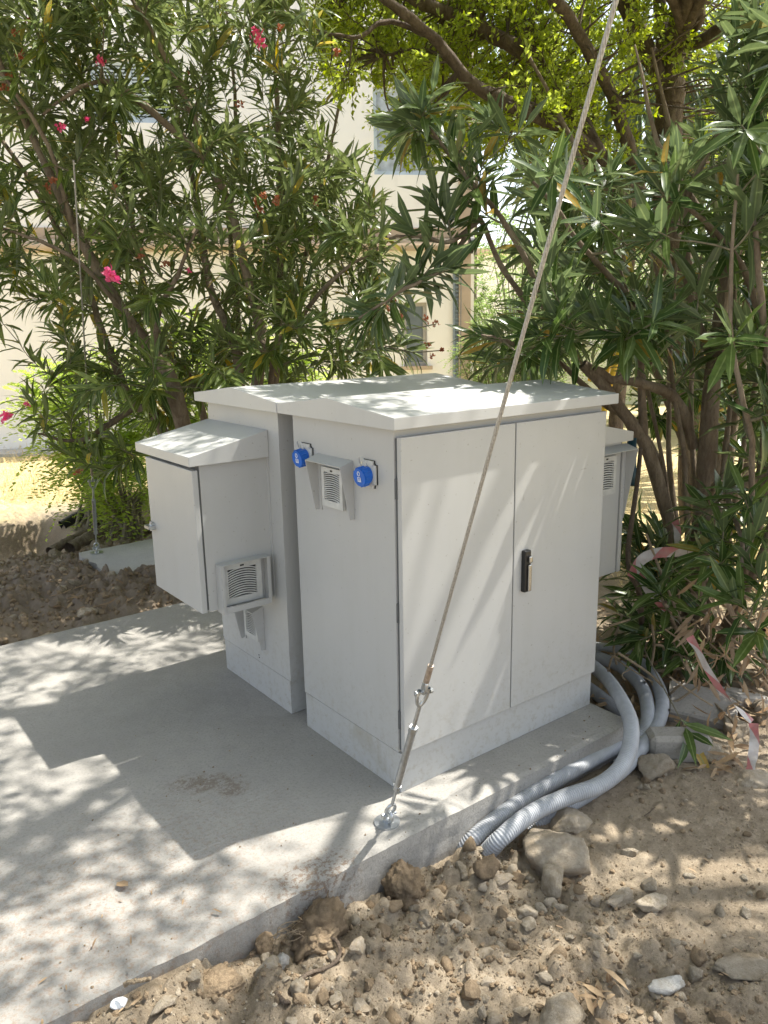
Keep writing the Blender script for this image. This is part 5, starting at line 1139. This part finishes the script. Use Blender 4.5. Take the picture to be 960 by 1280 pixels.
# pipe offcut and logs behind the pad
for lab, nm, a, b_, r, m_ in (('dark hollow pipe offcut lying on the bank behind the concrete pad', 'pipe_offcut', (76, 643), (112, 636), .05, 'black'), ('grey log lying just behind the concrete pad', 'log', (85, 668), (150, 645), .05, 'barkO'), ('second thinner log lying on the bank beside the other log', 'log', (60, 672), (115, 652), .035, 'barkO')):
    p0, p1 = G(*a, -.02), G(*b_, -.02); p0[2] = hz(p0[0], p0[1]) + r * .8; p1[2] = hz(p1[0], p1[1]) + r * .8; t = Tubes(); c = smoothpath([p0, (p0 + p1) / 2 + [0, 0, .01], p1], 24)
    rr = np.full(24, r) * (1 + (.06 * np.sin(np.arange(24) * 2.6) if nm == 'pipe_offcut' else .05 * rs.normal(size=24))); t.add(c, rr, 14, rough=0 if nm == 'pipe_offcut' else .04); tag(link(nm, t.mesh(nm), M[m_]), lab, nm.split('_')[0])
# ---- red and white barrier tape
def tape(pts, label, wd=.05, tw=0):
    c = smoothpath(ST(pts), 60); t, N, Bn = frames(c); u = np.linspace(0, 1, 60); a = tw * u * 6 + .4 * np.sin(u * 9); sd = nrm(np.cross(t, nrm(CAM - c))) ; s2 = np.cross(t, sd); dr = sd * np.cos(a)[:, None] + s2 * np.sin(a)[:, None]
    cr = .25 * np.sin(u * 31)[:, None] * s2 * wd * .3
    V = np.concatenate([c - dr * wd / 2, c + cr, c + dr * wd / 2]); i = np.arange(59); f = np.concatenate([np.stack([i, i + 1, i + 61, i + 60], -1), np.stack([i + 60, i + 61, i + 121, i + 120], -1)]); me = np_mesh('barrier_tape', V, f)
    ln = np.r_[0, np.cumsum(np.linalg.norm(np.diff(c, axis=0), axis=1))]; U = np.concatenate([np.stack([np.full(60, k), ln], 1) for k in (0, .5, 1)]); uv = me.uv_layers.new(name='uv'); uv.data.foreach_set('uv', U[f.ravel()].astype(np.float32).ravel()); return tag(link('barrier_tape', me, M['tape']), label, 'barrier tape')
tape([(862, 796, 2.75), (872, 812, 2.72), (885, 838, 2.7), (905, 868, 2.68), (925, 888, 2.66), (940, 902, 2.64)], 'twisted length of red and white barrier tape running down through the dead twigs', .028, .35)
tape([(942, 904, 2.62), (943, 925, 2.58), (941, 945, 2.55), (938, 962, 2.52)], 'short free end of red and white tape hanging beside the grey stones', .030, .05)
tape([(790, 722, 3.2), (800, 702, 3.2), (818, 692, 3.2), (845, 690, 3.22), (876, 692, 3.25)], 'loop of faded red and white tape wound round the oleander base', .042, .05)
tape([(800, 715, 3.25), (808, 735, 3.2), (822, 750, 3.2), (835, 765, 3.2), (850, 780, 3.1)], 'faded piece of tape slack behind the low leaf rosette', .036, .2)
tape([(843, 650, 3.35), (847, 665, 3.35), (846, 684, 3.3)], 'torn vertical strip of tape above the loop on the trunk', .03, .1)
# ---- yellow frame glimpsed behind the bare limbs
yl = empty('yellow_trestle', tuple(P(768, 560, 6.0)), 'yellow metal trestle glimpsed behind the bare oleander limbs', 'trestle'); yb_ = np.array(yl.location)
for nm, a, b_, r in (('leg', (782, 405, 6.0), (757, 500, 6.0), .024), ('leg', (768, 440, 6.05), (722, 560, 6.1), .018), ('rail', (735, 474, 6.0), (798, 479, 6.0), .014), ('leg', (757, 500, 6.0), (735, 640, 6.0), .024)):
    e = bmesh.new(); cyl(e, P(*a) - yb_, P(*b_) - yb_, r, seg=10); obj(nm, e, M['yellow'], yl, local=False)
print('objects', len(bpy.data.objects), 'polys', sum(len(m.polygons) for m in bpy.data.meshes))
